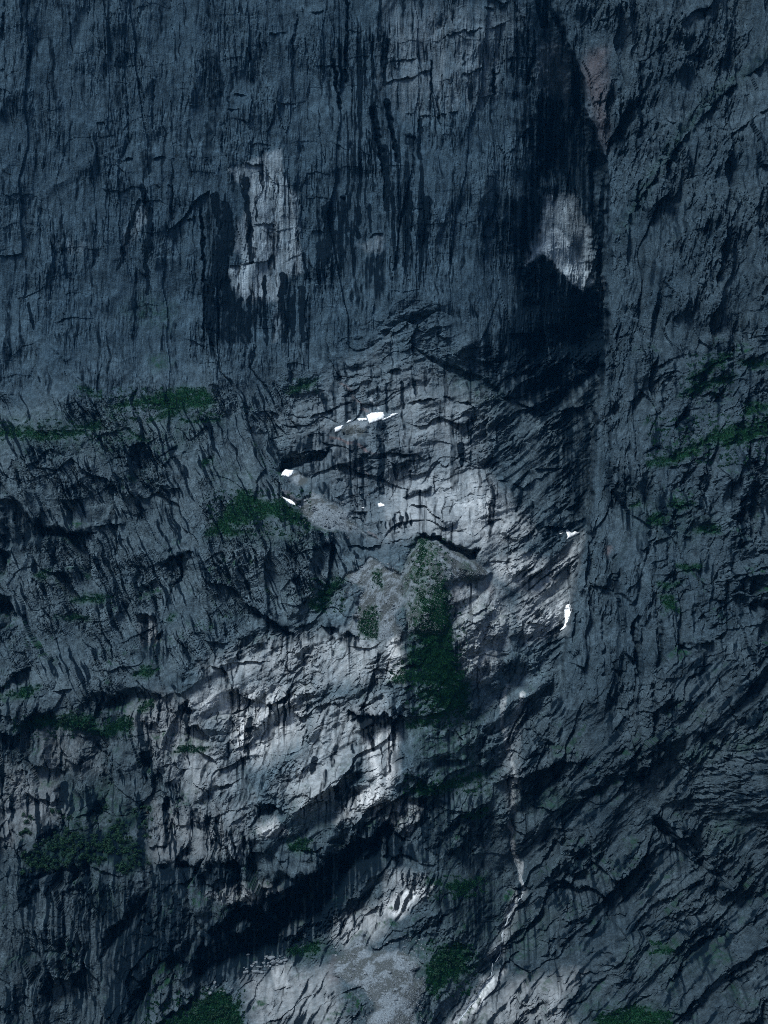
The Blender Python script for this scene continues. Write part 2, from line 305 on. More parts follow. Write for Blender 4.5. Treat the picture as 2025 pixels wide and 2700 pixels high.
# --- overhanging lips
for fr, L_ in {
 'A': [[(1005, 410), (1070, 408)], [(985, 465), (1040, 480)], [(975, 745), (1000, 725), (1060, 715), (1090, 720), (1135, 712)], [(1125, 655), (1165, 635), (1210, 648)],
       [(820, 465), (870, 460)], [(800, 945), (845, 940)], [(1080, 970), (1190, 965)], [(985, 1150), (1060, 1138), (1165, 1130)], [(1300, 1085), (1330, 1085)], [(530, 690), (575, 685)],
       [(665, 685), (760, 680)], [(680, 810), (745, 805)], [(440, 820), (560, 820)], [(1600, 470), (1640, 465)], [(1340, 990), (1400, 1000)], [(1465, 850), (1490, 850)],
       [(1570, 1040), (1610, 1012), (1659, 1005)], [(1415, 605), (1500, 650)], [(0, 300), (30, 300)], [(1300, 60), (1400, 55)], [(1160, 155), (1240, 150)]],
 'B': [[(90, 490), (200, 500), (320, 495)], [(0, 270), (60, 265), (140, 258)], [(200, 180), (380, 140), (560, 90)], [(0, 365), (120, 330), (220, 290)], [(430, 30), (480, 35), (560, 0)], [(95, 590), (135, 590)],
       [(480, 310), (500, 308)], [(330, 330), (430, 300)], [(580, 600), (640, 545)], [(490, 690), (560, 640), (600, 570)], [(1120, 270), (1150, 330)], [(1330, 960), (1360, 1010)]],
 'C': [[(270, 840), (300, 826), (390, 825)], [(400, 800), (470, 790), (540, 790)], [(690, 950), (740, 930), (830, 905)], [(730, 630), (780, 640)], [(590, 1190), (610, 1172), (680, 1190)],
       [(0, 700), (50, 670), (80, 690), (150, 780)], [(1060, 1130), (1130, 1160), (1220, 1240), (1290, 1262)], [(1390, 1225), (1460, 1235), (1545, 1275)], [(640, 690), (660, 660), (700, 650)],
       [(1160, 300), (1240, 330), (1290, 370)], [(1320, 340), (1440, 290), (1530, 260)], [(1500, 880), (1580, 890), (1659, 870)], [(880, 1290), (960, 1300), (1130, 1260)], [(920, 1400), (1060, 1380), (1180, 1370)],
       [(0, 1080), (60, 1100)], [(700, 540), (800, 470)], [(1230, 500), (1330, 480), (1440, 470)]],
 'D': [[(60, 275), (160, 255), (270, 240), (350, 270), (430, 335)], [(0, 478), (80, 490), (165, 500)], [(80, 672), (140, 660), (200, 632)], [(150, 832), (240, 850), (330, 920), (410, 925)],
       [(540, 905), (590, 860), (640, 795)], [(0, 130), (70, 125)], [(560, 250), (700, 310), (780, 300), (880, 270)], [(490, 230), (560, 245), (620, 235)], [(30, 750), (130, 700), (210, 740), (280, 800)], [(640, 790), (760, 800), (870, 760)],
       [(490, 600), (600, 630), (720, 560)], [(1270, 235), (1420, 170), (1530, 150)], [(1180, 560), (1330, 520), (1420, 450), (1659, 420)], [(1300, 170), (1500, 60)], [(1190, 720), (1330, 700), (1400, 620)], [(1270, 990), (1370, 985)],
       [(1100, 900), (1240, 830), (1330, 850)], [(1320, 1330), (1480, 1250), (1659, 1200)], [(1400, 1050), (1530, 1000), (1659, 960)], [(1300, 1180), (1420, 1120), (1600, 1070)], [(880, 1050), (960, 1060), (1040, 1100)]],
 'E': [[(100, 330), (160, 362), (310, 392)], [(0, 240), (60, 250)], [(790, 200), (850, 182), (920, 235)], [(640, 790), (740, 785), (860, 780), (960, 770), (1050, 748)], [(1110, 515), (1150, 505), (1215, 530)],
       [(1430, 185), (1500, 165), (1560, 132), (1659, 135)], [(680, 900), (760, 860), (900, 850), (1040, 860)], [(0, 410), (70, 440)], [(300, 590), (420, 540), (470, 600)], [(60, 830), (200, 815), (420, 795), (560, 830)],
       [(1200, 760), (1300, 720), (1420, 690), (1520, 640)], [(600, 300), (655, 290)], [(110, 60), (220, 40), (330, 20)], [(820, 430), (900, 450), (1010, 440)], [(1000, 1090), (1060, 1040), (1180, 1000)]],
 'F': [[(600, 190), (680, 232), (752, 280)], [(570, 480), (640, 525), (790, 550), (900, 470), (1000, 420)], [(730, 890), (870, 870), (1000, 910)], [(0, 540), (80, 485), (200, 400)], [(0, 110), (60, 168), (132, 185)],
       [(0, 745), (80, 735), (150, 765), (225, 790)], [(1050, 345), (1130, 340), (1200, 300)], [(940, 1010), (1060, 990), (1120, 1040)], [(1230, 700), (1330, 760), (1400, 800)], [(1180, 580), (1260, 620), (1310, 700)],
       [(220, 320), (330, 330), (440, 290)], [(230, 545), (330, 540), (440, 510)], [(680, 1260), (850, 1230), (960, 1220)], [(1000, 420), (1100, 400), (1190, 430)], [(1350, 470), (1450, 450), (1600, 470)], [(1400, 560), (1500, 540), (1659, 560)],
       [(560, 640), (640, 650), (720, 640)], [(880, 1150), (920, 1140), (960, 1180)], [(640, 1080), (760, 1010), (830, 1000)]],
}.items():
    for l in L_:
        big = fr in 'CDEF'
        ledge(fr, l, *((5.5, 3.2, 13, 5) if big else (2.6, 2.0, 8, 4)))
# the stronger roofs, which hold real shade
for fr, l, up, dn in [('C', [(1050, 1125), (1130, 1160), (1220, 1240), (1290, 1262)], 10, 12), ('C', [(1390, 1225), (1460, 1235), (1545, 1275)], 10, 12),
                      ('E', [(1490, 112), (1560, 130), (1659, 132)], 12, 14), ('F', [(0, 110), (60, 165), (130, 185)], 10, 12), ('D', [(150, 826), (250, 850), (330, 900)], 10, 14),
                      ('C', [(270, 838), (300, 824), (392, 824)], 9, 10), ('E', [(1110, 512), (1150, 503), (1215, 528)], 9, 14), ('E', [(840, 1180), (900, 1050), (1000, 970), (1150, 920), (1280, 842), (1420, 758), (1560, 672), (1659, 635)], 11, 9), ('E', [(1080, 1080), (1180, 1040), (1300, 960)], 7, 8), ('E', [(1180, 960), (1290, 900), (1400, 830)], 7, 8), ('H5', [(0, 1090), (120, 1075), (200, 1090)], 5, 6), ('B', [(1000, 1060), (1060, 930), (1180, 745), (1300, 590), (1450, 420), (1659, 262)], 9, 7), ('B', [(1300, 760), (1420, 640), (1659, 470)], 3.5, 3), ('F', [(60, 490), (120, 450), (190, 395)], 9, 10),
                      ('F', [(730, 890), (800, 880), (870, 868), (1000, 908)], 8, 10), ('E', [(640, 790), (740, 785), (860, 780), (960, 770), (1050, 748)], 6, 8), ('C', [(690, 952), (740, 932), (835, 905)], 7, 10),
                      ('F', [(1180, 570), (1230, 600), (1290, 680), (1380, 790)], 4, 5), ('H3', [(1160, 1400), (1240, 1420), (1320, 1390)], 8, 8), ('H3', [(1060, 860), (1130, 880), (1250, 850), (1380, 800)], 8, 9)]:
    ledge(fr, l, up, dn, 14, 9)
# --- hollows and shaded gullies
for fr, p_, dp, so in [
 ('E', [(860, 1285), (835, 1190), (890, 1120), (980, 1090), (1060, 1040), (1180, 1010), (1250, 1060), (1200, 1150), (1050, 1220), (930, 1275)], 16, 16),
 ('E', [(960, 1040), (1000, 985), (1150, 930), (1240, 880), (1330, 850), (1380, 900), (1340, 1000), (1250, 1050), (1100, 1040)], 15, 15),
 ('E', [(1240, 880), (1320, 815), (1420, 765), (1500, 730), (1560, 760), (1520, 850), (1440, 920), (1400, 1010), (1330, 1000)], 16, 14),
 ('E', [(1450, 750), (1560, 680), (1659, 640), (1659, 760), (1570, 830), (1480, 880)], 17, 12),
 ('E', [(640, 1230), (700, 1180), (790, 1140), (840, 1060), (900, 1000), (860, 1120), (830, 1200), (740, 1230)], 10, 8),
 ('H5', [(690, 690), (760, 620), (880, 530), (960, 450), (980, 465), (900, 565), (820, 615), (730, 695)], 12, 4), ('H5', [(765, 750), (800, 690), (850, 678), (910, 705), (960, 760), (1000, 772), (940, 805), (880, 755), (825, 755), (780, 810)], 15, 5),
 ('H1', [(-30, 230), (70, 260), (45, 420), (-30, 450)], 16, 9), ('H1', [(-30, 560), (85, 600), (45, 690), (-30, 670)], 16, 8), ('H1', [(740, 1190), (820, 1140), (900, 1130), (1000, 1220), (880, 1275), (800, 1285), (640, 1295), (690, 1230)], 15, 9), ('H1', [(1110, 1325), (1200, 1268), (1310, 1280), (1220, 1325)], 10, 5),
 ('H2', [(250, 440), (310, 405), (372, 440), (362, 495), (270, 505)], 11, 6), ('H4', [(810, 1060), (880, 1020), (920, 1040), (860, 1095)], 10, 5), ('H3', [(1500, 610), (1580, 570), (1690, 560), (1690, 640), (1560, 660)], 12, 7), ('H3', [(1060, 860), (1130, 830), (1200, 850), (1160, 920), (1090, 910)], 10, 6), ('H4', [(560, 1180), (600, 1140), (640, 1160), (600, 1210)], 8, 4),
 ('H1', [(1030, 330), (1110, 290), (1210, 300), (1190, 480), (1110, 500), (1060, 400)], 9, 7), ('H1', [(900, 480), (1000, 440), (1060, 480), (980, 560), (900, 550)], 10, 7), ('D', [(1500, 760), (1580, 700), (1640, 720), (1600, 860), (1520, 850)], 11, 7), ('D', [(1290, 560), (1360, 540), (1340, 640), (1300, 690)], 9, 5),
 ('F', [(0, 590), (40, 640), (30, 740), (0, 760)], 24, 5), ('E', [(1620, 620), (1659, 600), (1659, 740), (1600, 720)], 22, 5),
 ('E', [(1110, 515), (1150, 505), (1215, 530), (1180, 570), (1120, 580)], 16, 5), ('E', [(600, 300), (650, 290), (645, 385), (615, 375)], 12, 3),
 ('C', [(1190, 560), (1225, 500), (1330, 495), (1440, 455), (1390, 515), (1290, 545), (1220, 570)], 22, 5), ('D', [(130, 825), (240, 845), (330, 890), (420, 900), (400, 950), (330, 960), (250, 880), (180, 850)], 26, 6),
 ('E', [(450, 1080), (520, 1020), (600, 940), (650, 900), (600, 1000), (520, 1110), (440, 1190)], 18, 6), ('E', [(540, 1474), (600, 1330), (655, 1230), (690, 1210), (650, 1330), (600, 1474)], 26, 6),
 ('D', [(1085, 1190), (1100, 1260), (1095, 1474), (1110, 1474), (1120, 1260), (1110, 1180)], 9, 4), ('H3', [(760, 740), (805, 660), (820, 830), (845, 1060), (800, 1120), (785, 900)], 22, 5),
 ('H3', [(620, 1215), (690, 1200), (660, 1290), (620, 1290)], 14, 4), ('H3', [(400, 650), (430, 640), (440, 800), (380, 850)], 12, 5), ('F', [(1180, 570), (1290, 690), (1290, 740), (1200, 680), (1160, 600)], 18, 6),
 ('E', [(790, 205), (850, 185), (915, 235), (900, 265), (800, 265)], 12, 4), ('C', [(595, 1195), (630, 1170), (680, 1190), (690, 1300), (620, 1330)], 10, 4),
 ('B', [(640, -120), (745, -60), (765, 60), (850, 330), (962, 690), (960, 1500), (955, 1640), (840, 1600), (720, 1540), (640, 1460), (600, 1330), (590, 1150), (540, 1040), (610, 830), (640, 640), (690, 420), (660, 200)], 18, 30), ('B', [(880, 620), (960, 690), (960, 1000), (955, 1300), (930, 1200), (900, 900)], 9, 9), ('C', [(0, 690), (60, 670), (150, 790), (250, 800), (400, 830), (300, 860), (180, 860), (60, 900), (0, 900)], 14, 9),
 ('C', [(0, 1080), (50, 1100), (80, 1200), (0, 1250)], 14, 6), ('D', [(100, 10), (250, 85), (450, 160), (530, 232), (600, 245), (520, 260), (420, 190), (230, 110)], 8, 4),
 ('H4', [(900, 290), (1000, 330), (1070, 470), (1010, 480), (930, 380)], 16, 6), ('H4', [(250, 790), (420, 770), (600, 800), (500, 830), (300, 820)], 10, 5), ('H4', [(1560, 1450), (1659, 1350), (1659, 1659), (1600, 1659)], 14, 8)]:
    recess(fr, p_, dp, so)
# --- single blocks that stand proud; they become pieces of their own further down
BLOCKS = [('D', [(80, 665), (110, 640), (150, 625), (200, 612), (205, 632), (160, 655), (110, 672)], 5), ('D', [(500, 830), (540, 770), (590, 750), (635, 770), (645, 815), (585, 868), (530, 850)], 9),
 ('D', [(540, 930), (620, 865), (685, 852), (722, 915), (700, 965), (600, 1000), (530, 965)], 8), ('H5', [(780, 790), (830, 755), (900, 765), (955, 810), (920, 865), (830, 870), (785, 845)], 9),
 ('E', [(1170, 1235), (1205, 1212), (1258, 1215), (1262, 1310), (1190, 1335), (1170, 1290)], 5), ('E', [(600, 1474), (660, 1340), (720, 1260), (800, 1215), (850, 1240), (865, 1310), (820, 1380), (740, 1420), (650, 1474)], 16),
 ('E', [(810, 1150), (830, 1060), (860, 1045), (885, 1070), (870, 1130), (830, 1180)], 9), ('G4', [(760, 470), (780, 400), (880, 335), (960, 370), (1050, 400), (1040, 440), (930, 500), (850, 550), (780, 560)], 8),
 ('H5', [(410, 110), (440, 65), (490, 60), (505, 110), (450, 150), (415, 140)], 6), ('H5', [(560, 320), (610, 270), (680, 265), (690, 330), (620, 340)], 5), ('H5', [(910, 570), (1000, 530), (1090, 575), (1080, 640), (990, 740), (940, 690)], 7),
 ('H1', [(1370, 760), (1380, 690), (1440, 655), (1500, 700), (1480, 780), (1430, 835), (1390, 820)], 6), ('H1', [(880, 1090), (940, 1010), (1000, 1060), (1120, 1170), (1060, 1210), (960, 1150)], 7),
 ('H1', [(190, 1430), (240, 1390), (310, 1440), (330, 1560), (300, 1650), (230, 1640), (190, 1550)], 8), ('H2', [(180, 150), (210, 105), (300, 95), (370, 110), (370, 200), (330, 240), (230, 180)], 7),
 ('H2', [(1030, 190), (1060, 30), (1100, 0), (1160, 60), (1200, 180), (1120, 190)], 8), ('H2', [(940, 330), (980, 230), (1060, 225), (1070, 330), (1080, 520), (960, 530), (920, 440)], 6), ('H2', [(1090, 230), (1180, 215), (1240, 270), (1240, 350), (1130, 385), (1090, 350)], 6),
 ('H2', [(0, 440), (20, 310), (60, 310), (130, 350), (60, 460)], 6), ('H2', [(840, 1340), (900, 1210), (990, 1215), (980, 1330), (920, 1385)], 7), ('G1', [(600, 890), (640, 865), (720, 890), (760, 970), (690, 970)], 3.5), ('G1', [(620, 1030), (680, 1030), (800, 1130), (730, 1160), (640, 1100)], 3.5),
 ('G1', [(1330, 1140), (1360, 1090), (1440, 1060), (1590, 1020), (1600, 1060), (1540, 1090), (1400, 1120)], 4), ('G1', [(830, 1010), (880, 1010), (930, 1130), (910, 1230), (860, 1180)], 3), ('G1', [(1230, 660), (1300, 640), (1480, 640), (1520, 690), (1400, 725), (1300, 720)], 4),
 ('F', [(640, 200), (700, 150), (760, 180), (752, 280), (680, 232)], 8), ('F', [(690, 1290), (740, 1235), (840, 1232), (850, 1280), (760, 1400), (830, 1474), (680, 1474)], 8), ('H4', [(550, 1150), (620, 1110), (710, 1090), (690, 1170), (620, 1200), (580, 1180)], 6), ('H4', [(460, 1350), (520, 1335), (615, 1300), (610, 1340), (520, 1375)], 5),
 ('H3', [(680, 470), (700, 380), (780, 290), (810, 400), (820, 540), (760, 600), (690, 520)], 8), ('H3', [(940, 690), (970, 640), (1030, 620), (1090, 690), (1080, 800), (1050, 980), (980, 1000), (950, 860)], 7), ('H3', [(610, 1140), (620, 1060), (680, 1060), (685, 1150), (640, 1210), (605, 1190)], 6), ('H3', [(470, 1180), (520, 1160), (550, 1220), (500, 1270), (470, 1240)], 5),
 ('H3', [(830, 1190), (850, 1080), (900, 1160), (880, 1210), (840, 1220)], 6), ('D', [(1310, 760), (1340, 680), (1370, 640), (1400, 700), (1400, 780), (1340, 790)], 9), ('D', [(1180, 1180), (1230, 1150), (1260, 1250), (1280, 1400), (1200, 1450), (1190, 1300)], 6)]
raised('F', [(1290, 560), (1330, 400), (1480, 285), (1659, 250), (2000, 240), (2000, 620), (1500, 620)], 16, 26, 0)
CAVEBLK = [[(1000, 1060), (1060, 1010), (1100, 1030), (1060, 1090)], [(1200, 1105), (1290, 1010), (1325, 1022), (1285, 1088), (1215, 1115)], [(1400, 830), (1450, 780), (1482, 860), (1430, 925)], [(1100, 965), (1180, 920), (1252, 928), (1150, 988)], [(1290, 960), (1330, 900), (1370, 920), (1330, 985)], [(900, 1160), (960, 1110), (1000, 1120), (940, 1190)]]
for q_ in CAVEBLK: raised('E', q_, 11, 7, .0)
raised('Q', [(895, 1180), (930, 1170), (965, 1200), (978, 1300), (992, 1400), (1015, 1500), (985, 1565), (900, 1575), (872, 1450), (885, 1350), (872, 1250)], 10, 14, 0)
for fr, p_, up in BLOCKS: raised(fr, p_, up, 3.0, .45)
# --- columns and grooves of the wall
for fr, l, wd, dp in [('A', [(1440, 265), (1460, 420), (1475, 480)], 1.5, 6), ('A', [(1500, 0), (1500, 200), (1497, 350)], 1.3, 4), ('A', [(1605, 470), (1640, 620), (1659, 750)], 2.2, 7), ('A', [(868, 900), (880, 1100), (886, 1300), (880, 1474)], 1.2, 4),
 ('A', [(550, 470), (552, 620)], 1, 3), ('A', [(660, 340), (662, 560)], 1, 3), ('A', [(745, 800), (745, 960)], 1, 3), ('A', [(1290, 60), (1275, 190)], 1.2, 3), ('A', [(20, 0), (10, 180)], 1.2, 3), ('B', [(10, 440), (40, 600), (60, 700)], 1.8, 6),
 ('B', [(205, 260), (200, 470)], 1, 3), ('B', [(475, 305), (475, 405)], 2, 5), ('B', [(640, 250), (620, 370)], 1.5, 5), ('B', [(1120, 280), (1110, 400), (1105, 550)], 2, 6), ('D', [(440, 560), (420, 540), (600, 420), (640, 380)], 1, 3), ('C', [(220, 30), (300, 120), (430, 260), (520, 360), (600, 440)], 2.6, 3.5),
 ('H3', [(1040, 150), (1100, 290), (1200, 420), (1280, 540)], 1, 5), ('H3', [(1340, 1080), (1400, 1240), (1480, 1390)], 1.1, 5), ('F', [(660, 1340), (655, 1474)], 1.6, 6), ('D', [(1090, 380), (1085, 500), (1110, 560)], 1.5, 5),
 ('C', [(1110, 20), (1080, 120), (1160, 210)], 1.2, 4), ('C', [(910, 0), (960, 140), (1010, 200)], 1.2, 4), ('H2', [(1000, 1270), (930, 1400), (850, 1540), (790, 1659)], 2.6, 9), ('H2', [(930, 930), (840, 1030), (720, 1170)], 2.2, 8), ('H4', [(440, 165), (560, 130), (640, 70), (740, 30), (830, 60)], 3, 11), ('H4', [(1160, 560), (1250, 640), (1380, 700)], 3.2, 11), ('H4', [(0, 1290), (120, 1330), (240, 1260), (330, 1255)], 2, 7), ('H4', [(200, 700), (380, 560), (470, 420)], 2, 6), ('H3', [(900, 1090), (915, 1250), (905, 1480)], 2.4, 8), ('H3', [(600, 680), (605, 850), (590, 1080)], 2.2, 8), ('H3', [(930, 560), (940, 700), (950, 860)], 1.8, 6), ('H3', [(690, 270), (680, 400), (700, 560)], 2, 7), ('F', [(1150, 0), (1160, 150), (1170, 330)], 1.8, 6), ('F', [(560, 280), (525, 400), (560, 560), (545, 700), (590, 860)], 3.5, 8),
 ('F', [(590, 880), (545, 990), (500, 1100), (505, 1180), (450, 1290), (380, 1390), (300, 1480)], 3.0, 6), ('D', [(540, 1180), (500, 1330), (530, 1474)], 2.5, 6)]:
    crack(fr, l, wd, dp)
print('relief', time.time() - T0)

# --- pale, water-worn rock
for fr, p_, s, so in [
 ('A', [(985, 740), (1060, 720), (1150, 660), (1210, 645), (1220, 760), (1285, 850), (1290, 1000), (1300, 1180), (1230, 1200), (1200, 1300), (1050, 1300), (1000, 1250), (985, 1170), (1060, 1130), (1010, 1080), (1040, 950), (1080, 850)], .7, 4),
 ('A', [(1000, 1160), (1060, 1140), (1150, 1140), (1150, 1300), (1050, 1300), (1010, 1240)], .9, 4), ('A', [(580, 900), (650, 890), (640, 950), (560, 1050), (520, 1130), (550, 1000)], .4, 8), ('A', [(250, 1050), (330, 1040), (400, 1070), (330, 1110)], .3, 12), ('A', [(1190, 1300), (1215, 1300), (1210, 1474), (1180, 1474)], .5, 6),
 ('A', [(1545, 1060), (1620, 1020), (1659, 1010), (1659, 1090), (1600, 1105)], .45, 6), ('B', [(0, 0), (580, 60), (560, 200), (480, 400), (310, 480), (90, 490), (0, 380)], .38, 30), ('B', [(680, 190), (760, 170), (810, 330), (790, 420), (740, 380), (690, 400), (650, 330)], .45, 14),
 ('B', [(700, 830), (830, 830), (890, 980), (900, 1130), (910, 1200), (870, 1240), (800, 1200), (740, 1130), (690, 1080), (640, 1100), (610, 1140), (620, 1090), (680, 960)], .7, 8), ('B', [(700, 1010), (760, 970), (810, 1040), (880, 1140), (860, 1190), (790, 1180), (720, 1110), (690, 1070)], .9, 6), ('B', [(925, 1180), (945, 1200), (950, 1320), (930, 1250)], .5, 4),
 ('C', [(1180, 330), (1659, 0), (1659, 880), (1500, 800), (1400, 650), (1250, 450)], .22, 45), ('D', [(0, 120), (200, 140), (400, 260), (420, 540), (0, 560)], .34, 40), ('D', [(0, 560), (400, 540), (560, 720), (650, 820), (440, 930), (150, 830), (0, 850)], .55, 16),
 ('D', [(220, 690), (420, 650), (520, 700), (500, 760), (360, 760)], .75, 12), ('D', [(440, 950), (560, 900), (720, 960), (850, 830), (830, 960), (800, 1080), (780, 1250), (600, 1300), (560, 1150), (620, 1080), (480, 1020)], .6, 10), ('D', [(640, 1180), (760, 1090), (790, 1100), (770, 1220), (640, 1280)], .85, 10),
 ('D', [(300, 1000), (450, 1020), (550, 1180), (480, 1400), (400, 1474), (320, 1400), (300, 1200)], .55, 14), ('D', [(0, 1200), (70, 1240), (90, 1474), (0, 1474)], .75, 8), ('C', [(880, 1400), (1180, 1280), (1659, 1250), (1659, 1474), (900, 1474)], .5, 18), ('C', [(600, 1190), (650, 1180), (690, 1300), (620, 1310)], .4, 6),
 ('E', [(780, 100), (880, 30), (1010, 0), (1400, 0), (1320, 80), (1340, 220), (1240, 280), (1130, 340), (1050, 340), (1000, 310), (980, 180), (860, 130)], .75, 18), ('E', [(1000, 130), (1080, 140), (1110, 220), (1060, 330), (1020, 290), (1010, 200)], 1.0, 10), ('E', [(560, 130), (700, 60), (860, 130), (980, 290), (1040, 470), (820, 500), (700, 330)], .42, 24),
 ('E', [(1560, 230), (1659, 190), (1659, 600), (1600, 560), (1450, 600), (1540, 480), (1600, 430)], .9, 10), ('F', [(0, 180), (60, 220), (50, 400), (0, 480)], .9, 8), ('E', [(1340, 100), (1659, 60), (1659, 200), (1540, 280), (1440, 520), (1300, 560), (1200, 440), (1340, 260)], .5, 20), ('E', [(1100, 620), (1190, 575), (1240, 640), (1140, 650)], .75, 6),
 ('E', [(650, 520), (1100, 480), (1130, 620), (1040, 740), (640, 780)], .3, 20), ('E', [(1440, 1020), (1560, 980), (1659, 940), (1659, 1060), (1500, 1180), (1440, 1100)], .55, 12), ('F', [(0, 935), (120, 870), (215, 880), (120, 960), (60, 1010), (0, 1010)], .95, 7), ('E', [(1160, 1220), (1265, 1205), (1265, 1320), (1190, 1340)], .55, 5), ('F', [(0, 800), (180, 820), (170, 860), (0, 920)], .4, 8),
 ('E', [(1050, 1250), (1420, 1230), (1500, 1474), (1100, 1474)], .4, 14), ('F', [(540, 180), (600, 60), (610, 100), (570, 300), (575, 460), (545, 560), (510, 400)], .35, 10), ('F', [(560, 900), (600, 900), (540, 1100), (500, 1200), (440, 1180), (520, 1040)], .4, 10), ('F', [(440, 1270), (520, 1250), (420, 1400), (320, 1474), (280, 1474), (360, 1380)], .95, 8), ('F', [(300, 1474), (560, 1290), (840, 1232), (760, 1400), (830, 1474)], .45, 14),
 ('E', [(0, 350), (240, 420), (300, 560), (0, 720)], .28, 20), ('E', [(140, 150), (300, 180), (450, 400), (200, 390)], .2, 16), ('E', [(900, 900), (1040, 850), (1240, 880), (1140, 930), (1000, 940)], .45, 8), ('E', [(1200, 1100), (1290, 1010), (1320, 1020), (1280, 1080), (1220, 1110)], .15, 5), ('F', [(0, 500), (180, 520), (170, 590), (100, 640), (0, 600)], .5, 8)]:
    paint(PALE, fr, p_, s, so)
for fr, l, wd, s in [('F', [(530, 20), (500, 130), (530, 260), (555, 400), (560, 560)], 22, .5), ('F', [(545, 600), (560, 730), (590, 830)], 16, .5), ('F', [(600, 40), (570, 110)], 16, .8), ('F', [(590, 780), (600, 880), (560, 950)], 16, .6), ('F', [(560, 950), (520, 1040), (505, 1180)], 26, .5),
 ('C', [(1600, 250), (1640, 290)], 16, .5), ('D', [(20, 1220), (60, 1300), (50, 1400)], 40, .9)]:
    line(PALE, fr, l, wd, s)
# --- rusty rock
for fr, p_, s, so in [('B', [(850, 290), (880, 235), (950, 225), (957, 400), (962, 640), (915, 560), (895, 430)], .38, 9), ('D', [(965, 890), (985, 890), (975, 930), (960, 920)], .5, 3), ('D', [(440, 1060), (460, 1050), (465, 1090)], .4, 4), ('D', [(290, 1060), (330, 1080), (310, 1180), (280, 1150)], .3, 6), ('E', [(1430, 1190), (1470, 1190), (1460, 1300), (1420, 1300)], .3, 6)]:
    paint(RUST, fr, p_, s, so)
for fr, l, wd, s in [('G1', [(640, 555), (760, 590), (860, 620), (920, 660), (985, 710)], 26, .75), ('G1', [(985, 710), (1080, 730), (1140, 735)], 10, .5), ('G1', [(840, 160), (900, 220), (930, 290), (1000, 310)], 16, .5), ('G1', [(740, 45), (800, 60), (830, 120)], 20, .5), ('G1', [(830, 820), (900, 860), (980, 890), (1000, 920)], 10, .5), ('G1', [(1000, 1480), (1100, 1550)], 16, .4), ('G1', [(180, 1100), (330, 1200)], 60, .25)]:
    line(RUST, fr, l, wd, s, False)
